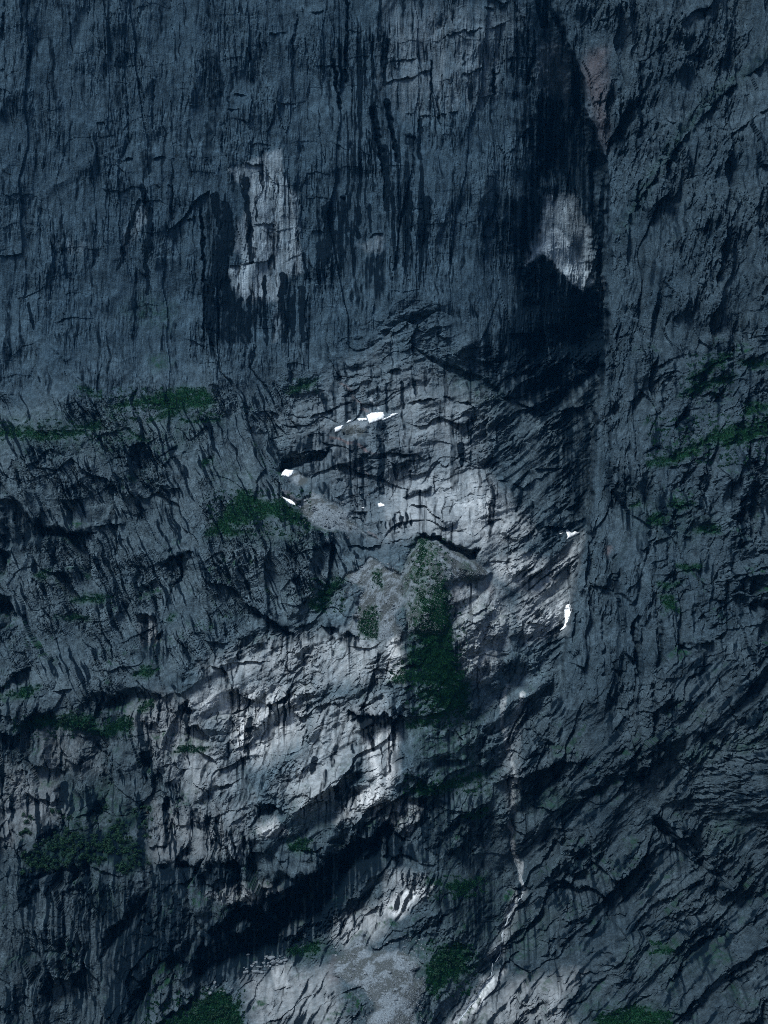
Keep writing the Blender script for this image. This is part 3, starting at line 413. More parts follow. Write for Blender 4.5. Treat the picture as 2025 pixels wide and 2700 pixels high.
# --- black water stains, and further down shade painted under the overhangs
for fr, l, wd, s in [
 ('A', [(615, 810), (640, 900), (645, 1000), (630, 1150), (635, 1260)], 25, .85), ('A', [(652, 900), (660, 1000), (655, 1080)], 14, .7), ('A', [(600, 870), (570, 960), (545, 1050), (510, 1170)], 18, .75), ('A', [(868, 900), (880, 1100), (885, 1300), (880, 1474)], 13, .9),
 ('A', [(930, 850), (960, 1000), (950, 1100), (910, 1250), (895, 1400)], 34, .9), ('A', [(975, 900), (990, 1000), (985, 1090), (960, 1160)], 46, .95), ('A', [(1000, 930), (1010, 1040), (985, 1130)], 16, .9), ('A', [(1062, 785), (1065, 900), (1080, 1000), (1075, 1090)], 26, .9), ('A', [(1110, 860), (1112, 960)], 7, .8), ('A', [(1090, 1080), (1085, 1135)], 26, .6),
 ('A', [(1075, 1290), (1080, 1474)], 20, .9), ('A', [(1145, 1200), (1140, 1310), (1150, 1474)], 16, .95), ('A', [(1225, 1190), (1215, 1300), (1235, 1400), (1230, 1474)], 26, .95), ('A', [(1260, 1290), (1265, 1474)], 22, .9), ('A', [(1305, 1240), (1310, 1474)], 26, .95), ('A', [(1310, 1100), (1320, 1200)], 16, .9), ('A', [(1380, 1050), (1375, 1160)], 24, .85),
 ('A', [(1420, 900), (1425, 1000), (1410, 1130)], 34, .85), ('A', [(1480, 850), (1500, 1000)], 18, .7), ('A', [(1440, 265), (1460, 420), (1470, 480)], 15, .85), ('A', [(1500, 0), (1500, 350)], 12, .6), ('A', [(1640, 0), (1650, 400)], 15, .6), ('A', [(1610, 470), (1640, 620), (1659, 750)], 26, .9), ('A', [(1520, 620), (1530, 800), (1500, 900)], 20, .7),
 ('A', [(1545, 900), (1550, 1020)], 20, .9), ('A', [(1592, 880), (1600, 1000)], 18, .85), ('A', [(985, 420), (990, 600)], 8, .5), ('A', [(905, 250), (930, 330), (930, 450), (890, 700)], 60, .38), ('A', [(170, 880), (175, 960)], 12, .5), ('A', [(120, 1320), (150, 1420)], 18, .8), ('A', [(415, 900), (420, 1050)], 10, .4), ('A', [(745, 690), (745, 960)], 8, .5), ('A', [(828, 600), (828, 700)], 8, .5), ('A', [(330, 820), (320, 900)], 8, .4),
 ('A', [(1120, 1290), (1125, 1400)], 12, .8), ('A', [(1035, 1300), (1050, 1474)], 24, .8), ('A', [(960, 1180), (980, 1300), (1000, 1474)], 50, .8), ('A', [(900, 1250), (920, 1474)], 30, .7), ('A', [(1395, 900), (1400, 960)], 16, .8), ('A', [(1450, 1000), (1440, 1060)], 14, .7),
 ('B', [(600, 90), (560, 260), (550, 330)], 22, .8), ('B', [(645, 250), (620, 370)], 20, .9), ('B', [(475, 305), (475, 405)], 15, .95), ('B', [(514, 335), (511, 370)], 6, .8), ('B', [(205, 260), (200, 470)], 10, .6), ('B', [(10, 180), (0, 380)], 16, .7), ('B', [(10, 440), (40, 600), (60, 700)], 22, .95), ('B', [(95, 588), (98, 622)], 10, .95), ('B', [(115, 588), (118, 622)], 14, .95), ('B', [(133, 588), (133, 615)], 8, .9),
 ('B', [(158, 515), (155, 590), (150, 690)], 18, .9), ('B', [(175, 540), (172, 600)], 6, .8), ('B', [(0, 640), (10, 760), (10, 900)], 26, .95), ('B', [(110, 840), (110, 1000), (90, 1150)], 26, .9), ('B', [(190, 870), (180, 1040)], 28, .95), ('B', [(180, 1040), (170, 1110)], 30, .5), ('B', [(490, 840), (470, 950)], 10, .6), ('B', [(515, 960), (500, 1090)], 12, .6), ('B', [(1120, 270), (1110, 340), (1105, 550)], 20, .7), ('B', [(385, 980), (370, 1120)], 16, .4),
 ('B', [(690, 330), (700, 390)], 16, .8), ('B', [(750, 340), (755, 400)], 10, .8), ('B', [(820, 330), (840, 460), (820, 560)], 26, .8), ('B', [(660, 0), (690, 150), (720, 180)], 20, .85), ('B', [(700, 0), (760, 120), (800, 200)], 16, .85),
 ('D', [(75, 210), (80, 290)], 12, .6), ('D', [(130, 160), (130, 230)], 10, .6), ('D', [(10, 190), (10, 300)], 14, .7), ('D', [(330, 450), (335, 530)], 26, .8), ('D', [(380, 330), (370, 520)], 10, .7), ('D', [(470, 640), (455, 830)], 22, .5), ('D', [(40, 750), (45, 820)], 8, .85), ('D', [(70, 740), (65, 810)], 10, .8), ('D', [(95, 745), (95, 810)], 7, .85), ('D', [(112, 745), (112, 800)], 6, .85), ('D', [(560, 420), (520, 480)], 12, .5), ('D', [(600, 640), (570, 740)], 16, .5), ('D', [(640, 690), (640, 760)], 12, .5), ('D', [(740, 720), (710, 780)], 18, .5),
 ('G1', [(1120, 420), (1110, 620), (1130, 760), (1130, 1100)], 70, .55), ('G1', [(1180, 130), (1180, 300)], 24, .7), ('G1', [(840, 130), (850, 330)], 60, .5), ('G1', [(1080, 60), (1090, 290)], 20, .5), ('G1', [(1330, 40), (1320, 200)], 40, .6), ('G1', [(1410, 40), (1405, 160)], 20, .6), ('G1', [(1470, 20), (1460, 190)], 24, .7), ('G1', [(640, 700), (660, 860)], 40, .5), ('G1', [(740, 650), (800, 1000)], 60, .45), ('G1', [(900, 650), (900, 800), (920, 900)], 120, .4),
 ('G1', [(800, 1010), (870, 1230)], 40, .6), ('G1', [(930, 1050), (960, 1230)], 26, .6), ('G1', [(560, 1060), (640, 1180)], 80, .5), ('G1', [(560, 170), (640, 360)], 60, .5), ('G1', [(1080, 1400), (1090, 1500)], 14, .7), ('G1', [(1130, 1370), (1125, 1440)], 14, .7), ('G1', [(1165, 1380), (1165, 1460)], 16, .7), ('G1', [(920, 1300), (940, 1380)], 26, .7), ('G1', [(960, 1300), (970, 1380)], 16, .6), ('G1', [(1250, 1340), (1250, 1470)], 14, .7), ('G1', [(1330, 1330), (1320, 1460)], 16, .7), ('G1', [(1370, 1320), (1350, 1490)], 12, .7), ('G1', [(1400, 1330), (1400, 1420)], 10, .6),
 ('G1', [(520, 1480), (600, 1640)], 30, .6), ('G1', [(650, 1500), (740, 1680)], 26, .6), ('G1', [(760, 1500), (900, 1750)], 40, .6), ('G1', [(560, 1500), (660, 1720)], 26, .5), ('G1', [(230, 1640), (300, 1800)], 40, .5), ('G1', [(680, 480), (560, 700)], 80, .4),
 ('H5', [(330, 60), (290, 150)], 14, .6), ('H5', [(380, 240), (370, 330)], 40, .6), ('H5', [(450, 330), (430, 420)], 40, .6), ('H5', [(520, 170), (500, 280)], 30, .5), ('H5', [(640, 80), (630, 200)], 26, .5), ('H5', [(740, 60), (760, 180)], 30, .5), ('H5', [(660, 270), (655, 420)], 16, .5), ('H5', [(900, 60), (890, 180)], 12, .7), ('H5', [(815, 180), (810, 320)], 10, .7), ('H5', [(870, 190), (860, 330)], 14, .6), ('H5', [(600, 440), (590, 560)], 14, .7), ('H5', [(630, 430), (620, 540)], 12, .7), ('H5', [(910, 600), (900, 680)], 22, .6), ('H5', [(770, 470), (760, 560)], 14, .5), ('H5', [(950, 990), (945, 1080)], 16, .7), ('H5', [(990, 980), (985, 1080)], 16, .75), ('H5', [(1030, 980), (1025, 1080)], 18, .75), ('H5', [(1070, 970), (1060, 1050)], 14, .7), ('H5', [(815, 1180), (805, 1250)], 12, .8), ('H5', [(630, 1270), (625, 1380)], 16, .6),
 ('H1', [(1330, 1010), (1360, 1130)], 26, .5), ('H1', [(1440, 1000), (1470, 1130)], 22, .55), ('H1', [(1500, 980), (1520, 1110)], 16, .5), ('H1', [(1380, 870), (1390, 960)], 24, .5), ('H1', [(1560, 860), (1550, 940)], 30, .5), ('H1', [(1630, 1350), (1600, 1500), (1600, 1600)], 40, .6), ('H1', [(1550, 1380), (1560, 1560)], 12, .6), ('H1', [(1405, 1310), (1410, 1370)], 10, .7), ('H1', [(900, 1300), (930, 1500)], 40, .5), ('H1', [(960, 1330), (990, 1520)], 30, .5), ('H1', [(720, 1350), (740, 1480)], 60, .4),
 ('H2', [(400, 130), (400, 250)], 50, .8), ('H2', [(310, 430), (320, 500)], 90, .6), ('H2', [(900, 350), (905, 560)], 50, .65), ('H2', [(190, 680), (210, 960)], 90, .6), ('H2', [(330, 680), (330, 850)], 50, .5), ('H2', [(450, 650), (440, 800)], 40, .5), ('H2', [(550, 660), (540, 800)], 60, .5), ('H2', [(150, 700), (150, 900)], 20, .6), ('H2', [(240, 950), (230, 1200)], 24, .6), ('H2', [(400, 900), (420, 1050)], 18, .6), ('H2', [(1180, 650), (1200, 800)], 60, .6), ('H2', [(1300, 640), (1310, 760)], 50, .5), ('H2', [(1500, 630), (1520, 720)], 60, .5), ('H2', [(1060, 660), (1090, 850)], 60, .6), ('H2', [(1270, 270), (1290, 390)], 40, .5), ('H2', [(1100, 410), (1110, 510)], 26, .6), ('H2', [(740, 520), (780, 640)], 60, .6), ('H2', [(1060, 230), (1080, 380)], 20, .6),
 ('F', [(30, 80), (50, 180)], 30, .5), ('F', [(100, 20), (110, 130)], 60, .4), ('F', [(260, 330), (255, 420)], 40, .4), ('F', [(330, 340), (325, 400)], 30, .4), ('F', [(240, 560), (230, 700)], 90, .4), ('F', [(360, 560), (350, 700)], 60, .35)]:
    line(WET_SHADE, fr, l, wd, s)
STRB = sstep((fbm((U + 2 * fbm(U / 25, V / 40, 2, 69)) / 5.2, V / 150, 3, 67, gain=.62) - .02) / .2)      # bold upright bands
strk = fbm(U / 3.2, V / 70, 3, 61) + .35 * fbm(U / 9, V / 60, 2, 65)      # upright runs
FLOW = {'basin': (89, .5), 'center': (68, .5), 'lleft': (91, 1.0), 'lcliff': (112, .95), 'rbasin': (41, .8), 'lright': (47, .85), 'dome': (8, .6), 'rledge': (87, .7), 'lcenter': (60, .8), 'wall': (90, .55), 'buttress': (86, .45)}
GST = np.zeros_like(H); COLN = fbm(U / 3.4, V / 200, 2, 171) * np.clip(WT['wall'] * 1.5, .15, 1)
for q_, (k, (ang, s_)) in enumerate(FLOW.items()):
    wnd = window(REG[k], 26); u, v = U[wnd] + 3 * fbm(U[wnd] / 21, V[wnd] / 21, 2, 101 + q_), V[wnd]
    ca, sa = math.cos(R(ang)), -math.sin(R(ang)); a = u * ca + v * sa; b = -u * sa + v * ca
    n1 = 1.15 * fbm(a / 85, b / 4.2, 3, 111 + q_, gain=.5); n2 = fbm(u / 30, v / 22, 2, 131 + q_)
    GST[wnd] += s_ * sstep((n1 + .55 * n2 - .30) / .34) * (WT[k] / tot)[wnd]
WET_SHADE[:] = np.maximum(WET_SHADE, .78 * GST)
PALE *= 1 - .3 * sstep(fbm(U / 7, V / 30, 2, 151) * 1.5 + .3)
PALE *= 1 - WT['wall'] * (.22 + .35 * sstep(strk * 1.6 + .35))
paint(PALE, 'B', [(745, 960), (700, 1000), (650, 1080), (612, 1140), (690, 1085), (740, 1130), (800, 1200), (865, 1242), (912, 1215), (885, 1140), (830, 1060), (780, 985)], .85, 3)
paint(PALE, 'B', [(700, 830), (830, 830), (895, 1000), (905, 1180), (880, 1140), (790, 985), (745, 955), (690, 1000)], .55, 8)
def wet_shade_poly(fr, pts, s, soft=6, streak=.6):
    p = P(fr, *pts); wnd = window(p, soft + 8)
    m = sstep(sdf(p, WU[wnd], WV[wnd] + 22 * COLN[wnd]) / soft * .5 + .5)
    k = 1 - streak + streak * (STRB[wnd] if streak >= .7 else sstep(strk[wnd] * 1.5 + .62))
    WET_SHADE[wnd] = np.maximum(WET_SHADE[wnd], s * m * k)
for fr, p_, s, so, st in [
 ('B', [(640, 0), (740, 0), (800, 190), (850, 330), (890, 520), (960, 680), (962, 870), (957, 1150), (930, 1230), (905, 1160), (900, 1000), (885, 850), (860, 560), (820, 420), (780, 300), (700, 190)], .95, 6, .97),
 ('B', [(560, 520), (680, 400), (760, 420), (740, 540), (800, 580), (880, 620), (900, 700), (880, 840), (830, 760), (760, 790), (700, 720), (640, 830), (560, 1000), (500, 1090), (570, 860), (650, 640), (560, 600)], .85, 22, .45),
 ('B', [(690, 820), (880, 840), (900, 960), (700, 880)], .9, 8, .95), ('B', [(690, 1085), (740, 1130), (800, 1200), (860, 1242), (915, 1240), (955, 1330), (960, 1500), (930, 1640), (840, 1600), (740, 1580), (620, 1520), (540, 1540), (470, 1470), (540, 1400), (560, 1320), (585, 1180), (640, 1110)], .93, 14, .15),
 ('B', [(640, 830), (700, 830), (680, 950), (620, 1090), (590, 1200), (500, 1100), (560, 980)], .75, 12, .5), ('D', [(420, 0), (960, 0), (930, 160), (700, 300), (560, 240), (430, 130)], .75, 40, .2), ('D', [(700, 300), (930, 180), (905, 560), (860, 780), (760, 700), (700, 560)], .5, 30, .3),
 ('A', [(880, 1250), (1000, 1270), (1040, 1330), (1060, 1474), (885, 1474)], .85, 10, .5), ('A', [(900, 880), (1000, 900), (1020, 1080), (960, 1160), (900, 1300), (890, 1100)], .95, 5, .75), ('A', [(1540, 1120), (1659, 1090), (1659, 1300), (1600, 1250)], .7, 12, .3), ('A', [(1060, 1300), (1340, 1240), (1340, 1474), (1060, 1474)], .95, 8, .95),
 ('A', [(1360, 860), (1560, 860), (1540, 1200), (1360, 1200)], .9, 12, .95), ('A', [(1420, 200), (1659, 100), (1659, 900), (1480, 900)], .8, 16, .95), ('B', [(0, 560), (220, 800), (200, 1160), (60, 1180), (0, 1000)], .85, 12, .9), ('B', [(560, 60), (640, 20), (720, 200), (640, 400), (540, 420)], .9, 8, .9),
 ('E', [(850, 1300), (820, 1190), (880, 1040), (1000, 950), (1150, 905), (1280, 835), (1420, 755), (1560, 670), (1659, 630), (1659, 800), (1560, 860), (1480, 940), (1440, 1040), (1320, 1120), (1150, 1200), (950, 1290)], .85, 10, .35),  # shade of the long diagonal overhang, painted into the rock colour
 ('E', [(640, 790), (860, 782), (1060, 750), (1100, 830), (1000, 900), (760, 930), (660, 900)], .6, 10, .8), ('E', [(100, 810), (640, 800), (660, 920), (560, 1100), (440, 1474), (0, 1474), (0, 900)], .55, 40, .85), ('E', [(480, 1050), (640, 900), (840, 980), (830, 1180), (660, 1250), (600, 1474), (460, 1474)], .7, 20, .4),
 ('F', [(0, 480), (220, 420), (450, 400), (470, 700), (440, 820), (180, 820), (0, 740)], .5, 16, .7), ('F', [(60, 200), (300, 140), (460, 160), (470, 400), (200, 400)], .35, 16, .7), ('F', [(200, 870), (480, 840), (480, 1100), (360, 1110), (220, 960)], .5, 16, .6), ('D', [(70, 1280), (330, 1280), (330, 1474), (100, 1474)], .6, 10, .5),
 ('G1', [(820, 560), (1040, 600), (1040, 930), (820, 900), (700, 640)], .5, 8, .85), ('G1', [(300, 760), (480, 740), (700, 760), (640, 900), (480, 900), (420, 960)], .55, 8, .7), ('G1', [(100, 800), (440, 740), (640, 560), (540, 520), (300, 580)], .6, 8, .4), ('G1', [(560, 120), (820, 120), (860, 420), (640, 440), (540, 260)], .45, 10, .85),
 ('C', [(1060, 1130), (1290, 1262), (1545, 1275), (1540, 1320), (1380, 1280), (1260, 1300), (1100, 1200)], .6, 8, .4), ('H1', [(900, 690), (1030, 680), (1120, 880), (1060, 1000), (930, 950)], .55, 8, .5), ('C', [(0, 690), (250, 800), (420, 820), (330, 900), (0, 920)], .55, 14, .4),  # roof lips and the left hollow get painted shade
 ('F', [(0, 580), (60, 620), (150, 760), (0, 770)], .85, 6, .3), ('E', [(1470, 110), (1659, 130), (1659, 190), (1560, 190)], .85, 5, .3), ('F', [(0, 120), (60, 170), (40, 210), (0, 190)], .7, 5, .3), ('G1', [(740, 500), (800, 420), (900, 400), (1000, 420), (1020, 460), (960, 545), (860, 560), (780, 535)], .35, 5, .1)]:  # shade under roofs and in small hollows painted dark; last one is dark gravel
    wet_shade_poly(fr, p_, s, so, st)

# --- scree and gravel
SCREE = {
 'below': ('G1', [(330, 1250), (400, 1140), (450, 1100), (520, 1120), (700, 1230), (830, 1300), (800, 1340), (870, 1400), (905, 1460), (1090, 1560), (900, 1475), (700, 1465), (520, 1445), (440, 1400)], 6),
 'mound': ('G1', [(740, 500), (800, 420), (900, 400), (1000, 420), (1020, 460), (960, 545), (860, 560), (780, 535)], 7),
 'hollow': ('G1', [(265, 900), (340, 910), (440, 965), (370, 1035), (250, 1005)], 3),
 'cone': ('G2', [(600, 480), (650, 330), (740, 170), (800, 135), (900, 150), (990, 190), (1060, 250), (1110, 280), (1180, 290), (1300, 360), (1480, 480), (1430, 520), (1340, 565), (1200, 565), (1100, 570), (1030, 640), (1045, 1000), (1000, 1080), (680, 1075), (640, 1000), (620, 800)], 22),
 'side': ('G2', [(280, 340), (340, 350), (420, 410), (480, 440), (600, 500), (635, 600), (620, 750), (560, 830), (520, 900), (560, 1050), (480, 1120), (380, 1150), (330, 1100), (60, 1050), (160, 800), (220, 620), (100, 560), (20, 530), (100, 470), (180, 460)], 6),
 'foot': ('G4', [(705, 450), (720, 520), (760, 590), (860, 580), (960, 570), (1080, 600), (1140, 690), (1060, 715), (1100, 785), (1150, 760), (1165, 860), (1080, 990), (1090, 1180), (690, 1180), (800, 985), (740, 880), (640, 800), (490, 760), (500, 680), (560, 590)], 7)}
SM = {}
for k, (fr, p_, up) in SCREE.items():
    m = mask(P(fr, *p_), 3.0); SM[k] = m
    p = P(fr, *p_); wnd = window(p, 16)
    dd = np.clip(sdf(p, WU[wnd], WV[wnd]), 0, 34)
    H2[wnd] *= 1 - .8 * m[wnd]
    H2[wnd] += up * (.55 * np.minimum(dd / 7, 1) ** .7 + .9 * dd / 34)
    H[wnd] *= 1 - .8 * m[wnd]
    ROUGH *= 1 - .72 * m
    SCR = np.maximum(SCR, m)
    PALE *= 1 - .8 * m; WET_SHADE *= 1 - .9 * m
line(SCR, 'G2', [(480, 440), (600, 520), (640, 420)], 60, .9); line(SCR, 'G2', [(520, 800), (420, 1080), (460, 1120)], 60, .9)
# a ridge down the big cone, a runnel beside it
for pts, dp in [([(1130, 300), (1110, 420), (1200, 540)], 5), ([(720, 200), (640, 420), (650, 700)], 4), ([(860, 780), (760, 900), (680, 1030)], -6)]:
    p = P('G2', *pts); wnd = window(p, 20); d, s, t = seg(p, WU[wnd], WV[wnd]); H2[wnd] -= dp * np.exp(-(d / 4) ** 2)

# --- grass and shrubs
GRASS = {
 'upper_left_ledge': [('C', [(-40, 378), (90, 372), (180, 388), (330, 380), (440, 338), (435, 372), (330, 412), (200, 432), (60, 415), (-40, 415)])],
 'wall_foot': [('C', [(480, 292), (560, 258), (700, 220), (800, 198), (880, 208), (935, 260), (900, 288), (800, 290), (730, 322), (640, 352), (710, 295), (600, 276), (520, 295)]), ('C', [(780, 345), (900, 330), (950, 345), (860, 355)]), ('C', [(560, 385), (650, 432), (600, 425)]), ('C', [(340, 195), (400, 208), (445, 245), (380, 225)])],
 'slope_by_gravel': [('C', [(890, 832), (960, 750), (1000, 690), (1050, 640), (1140, 690), (1220, 690), (1290, 740), (1345, 805), (1260, 785), (1180, 745), (1100, 775), (1000, 805), (1090, 830), (980, 842)])],
 'basin_corner': [('C', [(1230, 218), (1310, 180), (1375, 162), (1330, 204), (1250, 228)])],
 'left_pockets': [('C', [(870, 512), (925, 508), (885, 545)]), ('C', [(300, 1122), (380, 1093), (495, 1100), (450, 1118), (340, 1132)]), ('C', [(240, 1192), (330, 1178), (405, 1197), (300, 1204)]), ('C', [(150, 1014), (222, 988), (200, 1024)]), ('C', [(580, 1445), (620, 1398), (690, 1412), (640, 1445)]), ('H1', [(1080, 700), (1140, 660), (1110, 710)])],
 'gully_side': [('C', [(1330, 1145), (1400, 1060), (1450, 1018), (1490, 1030), (1420, 1112), (1380, 1175)])],
 'cone_grass': [('D', [(135, 1000), (150, 850), (190, 862), (168, 950), (150, 1060), (200, 1120), (222, 1030), (262, 1030), (280, 1150), (292, 1262), (200, 1292), (108, 1272), (150, 1215), (200, 1200), (150, 1120)])],
 'below_cone': [('Q', [(925, 1300), (960, 1310), (975, 1400), (1000, 1480), (1008, 1565), (985, 1510), (950, 1490), (920, 1440), (905, 1370)]), ('D', [(100, 1375), (120, 1310), (210, 1340), (260, 1325), (300, 1350), (332, 1440), (320, 1474), (240, 1474), (200, 1420), (120, 1405)]), ('F', [(140, 40), (250, 0), (370, 0), (350, 110), (300, 120), (200, 170), (130, 200), (90, 195), (240, 110), (180, 60)]), ('F', [(20, 0), (60, -40), (300, -100), (330, -10), (240, 10)])],
 'side_cone_grass': [('G2', [(160, 1000), (220, 880), (280, 800), (360, 870), (350, 1090), (300, 1130), (180, 1060)]), ('G2', [(300, 470), (350, 440), (400, 560), (400, 640), (340, 560)])],
 'right_ledge_high': [('D', [(1270, 242), (1340, 190), (1430, 165), (1510, 152), (1450, 184), (1370, 205)]), ('D', [(1520, 92), (1600, 83), (1680, 108), (1560, 110)]), ('D', [(1300, 165), (1380, 120), (1440, 72), (1500, 58), (1400, 135)])],
 'right_ledge_broad': [('D', [(1130, 522), (1240, 490), (1330, 448), (1420, 388), (1500, 368), (1580, 358), (1690, 315), (1690, 375), (1590, 384), (1690, 400), (1560, 432), (1480, 452), (1420, 434), (1330, 494), (1220, 532), (1140, 545)]), ('D', [(1540, 304), (1610, 263), (1680, 280), (1570, 325)])],
 'right_pockets': [('D', [(1220, 712), (1290, 688), (1335, 702), (1260, 724)]), ('D', [(1120, 772), (1180, 738), (1225, 792), (1150, 796)]), ('D', [(1180, 1052), (1285, 1043), (1220, 1070)]), ('D', [(1190, 1095), (1240, 1098), (1275, 1175), (1220, 1145)]), ('D', [(1260, 970), (1375, 962), (1310, 995)]), ('D', [(1060, 715), (1085, 685), (1095, 710)]), ('D', [(1330, 800), (1420, 790), (1450, 830), (1350, 825)])],
 'left_steps': [('E', [(20, 65), (120, 8), (185, 8), (120, 64)]), ('E', [(70, 194), (190, 138), (380, 152), (420, 218), (480, 168), (560, 146), (585, 192), (440, 244), (340, 206), (200, 184)]), ('E', [(590, 115), (660, 72), (665, 95), (610, 130)]), ('E', [(735, 305), (790, 273), (905, 278), (860, 300)])],
 'round_knoll': [('E', [(1238, 702), (1290, 668), (1340, 690), (1350, 722), (1270, 724)])],
 'hollow_floor': [('E', [(740, 1445), (830, 1420), (900, 1350), (960, 1320), (1030, 1388), (1060, 1520), (640, 1520)]), ('E', [(1240, 1155), (1310, 1138), (1375, 1106), (1385, 1155), (1270, 1180)])],
 'centre_steps': [('F', [(80, 482), (180, 438), (310, 418), (400, 388), (445, 393), (330, 444), (200, 484)]), ('F', [(185, 850), (250, 868), (400, 848), (445, 838), (370, 882), (340, 934), (280, 895)]), ('F', [(330, 565), (450, 538), (400, 585)])],
 'foot_meadow': [('F', [(190, 1325), (180, 1230), (250, 1140), (330, 1108), (382, 1160), (340, 1200), (402, 1210), (280, 1282), (200, 1352)])],
 'foot_right': [('F', [(905, 1445), (1050, 1400), (1245, 1418), (1120, 1530), (900, 1530)]), ('F', [(1130, 1152), (1255, 1128), (1230, 1164)])],
}
SHRUB = ('E', [(95, 745), (190, 690), (330, 650), (440, 660), (500, 590), (590, 560), (655, 548), (560, 625), (520, 682), (590, 690), (645, 785), (560, 825), (480, 765), (400, 785), (270, 805), (150, 805)])
GM = np.zeros_like(H); gn = fbm(U / 6, V / 3.6, 3, 15)
for k, ps in GRASS.items():
    for fr, p_ in ps:
        m = mask(P(fr, *p_), 5)
        GM = np.maximum(GM, m * np.clip(1.15 + 1.1 * gn, .3, 1))
GM = np.maximum(GM, .55 * mask(P(*((SHRUB[0],) + tuple(SHRUB[1]))), 5)); WET_SHADE = np.maximum(WET_SHADE, .45 * mask(P(*((SHRUB[0],) + tuple(SHRUB[1]))), 5))
H *= 1 - .45 * GM; ROUGH *= 1 - .5 * GM
for fr, p_, s, so in [('B', [(1659, 250), (1450, 400), (1290, 580), (1180, 740), (1030, 1000), (1010, 1000), (1150, 740), (1280, 560), (1440, 380), (1659, 230)], .55, 10), ('A', [(540, 1340), (640, 1290), (740, 1330), (720, 1410), (600, 1370)], .5, 16), ('C', [(640, 70), (720, 58), (745, 100), (660, 135)], .7, 6),
 ('C', [(0, 340), (450, 300), (640, 400), (500, 480), (250, 480), (0, 430)], .35, 20), ('C', [(640, 360), (740, 320), (960, 350), (700, 500)], .3, 20), ('C', [(860, 520), (1050, 560), (1100, 620), (900, 620)], .3, 16), ('C', [(890, 840), (1000, 760), (1340, 800), (1380, 900), (1100, 870)], .45, 14), ('D', [(90, 1000), (150, 850), (240, 900), (280, 1050), (290, 1270), (100, 1290)], .85, 10),
 ('Q', [(900, 1490), (1000, 1470), (1040, 1600), (1065, 1720), (960, 1700), (895, 1620)], .6, 16), ('Q', [(900, 1700), (1060, 1720), (1060, 1850), (960, 1880)], .3, 24), ('D', [(330, 930), (370, 960), (400, 1060), (360, 1050)], .8, 6), ('G2', [(640, 450), (720, 220), (800, 140), (830, 200), (780, 330), (740, 480), (720, 700), (660, 1000), (620, 800)], .8, 6), ('D', [(300, 90), (420, 160), (520, 250), (400, 280), (280, 180)], .35, 20), ('D', [(1060, 680), (1250, 700), (1420, 780), (1300, 860), (1120, 800)], .3, 24), ('D', [(80, 1280), (330, 1270), (380, 1474), (80, 1474)], .6, 14), ('F', [(100, 0), (390, 0), (380, 200), (120, 220)], .5, 16),
 ('F', [(580, 480), (720, 450), (820, 520), (760, 560), (640, 540)], .5, 16), ('F', [(1480, 270), (1560, 240), (1640, 260), (1560, 300)], .55, 8), ('F', [(200, 460), (470, 380), (480, 640), (360, 760)], .3, 24), ('F', [(200, 860), (470, 830), (480, 1080), (330, 1100)], .4, 24), ('F', [(100, 1100), (400, 1100), (420, 1230), (180, 1350)], .5, 12), ('E', [(300, 480), (480, 440), (560, 560), (300, 640)], .5, 16),
 ('E', [(1230, 480), (1460, 500), (1400, 640), (1240, 640)], .35, 20), ('E', [(380, 850), (520, 880), (500, 980), (420, 980)], .4, 16), ('E', [(1250, 1120), (1400, 1080), (1480, 1180), (1300, 1200)], .4, 10), ('H4', [(400, 1450), (560, 1500), (1060, 1560), (1000, 1659), (520, 1659)], .5, 16), ('H4', [(760, 1150), (1100, 1110), (1300, 1250), (900, 1350)], .3, 24), ('H4', [(0, 1000), (240, 940), (120, 1180), (0, 1200)], .4, 16), ('H4', [(1280, 350), (1500, 300), (1450, 480), (1300, 480)], .4, 16), ('H3', [(1060, 1560), (1300, 1480), (1350, 1540), (1150, 1600)], .5, 10)]:
    paint(VEG, fr, p_, s, so)
VEG *= np.clip(.55 + .9 * fbm(U / 6, V / 5, 3, 71), 0, 1.3)
VEG = np.clip(np.maximum(VEG, GM), 0, 1)

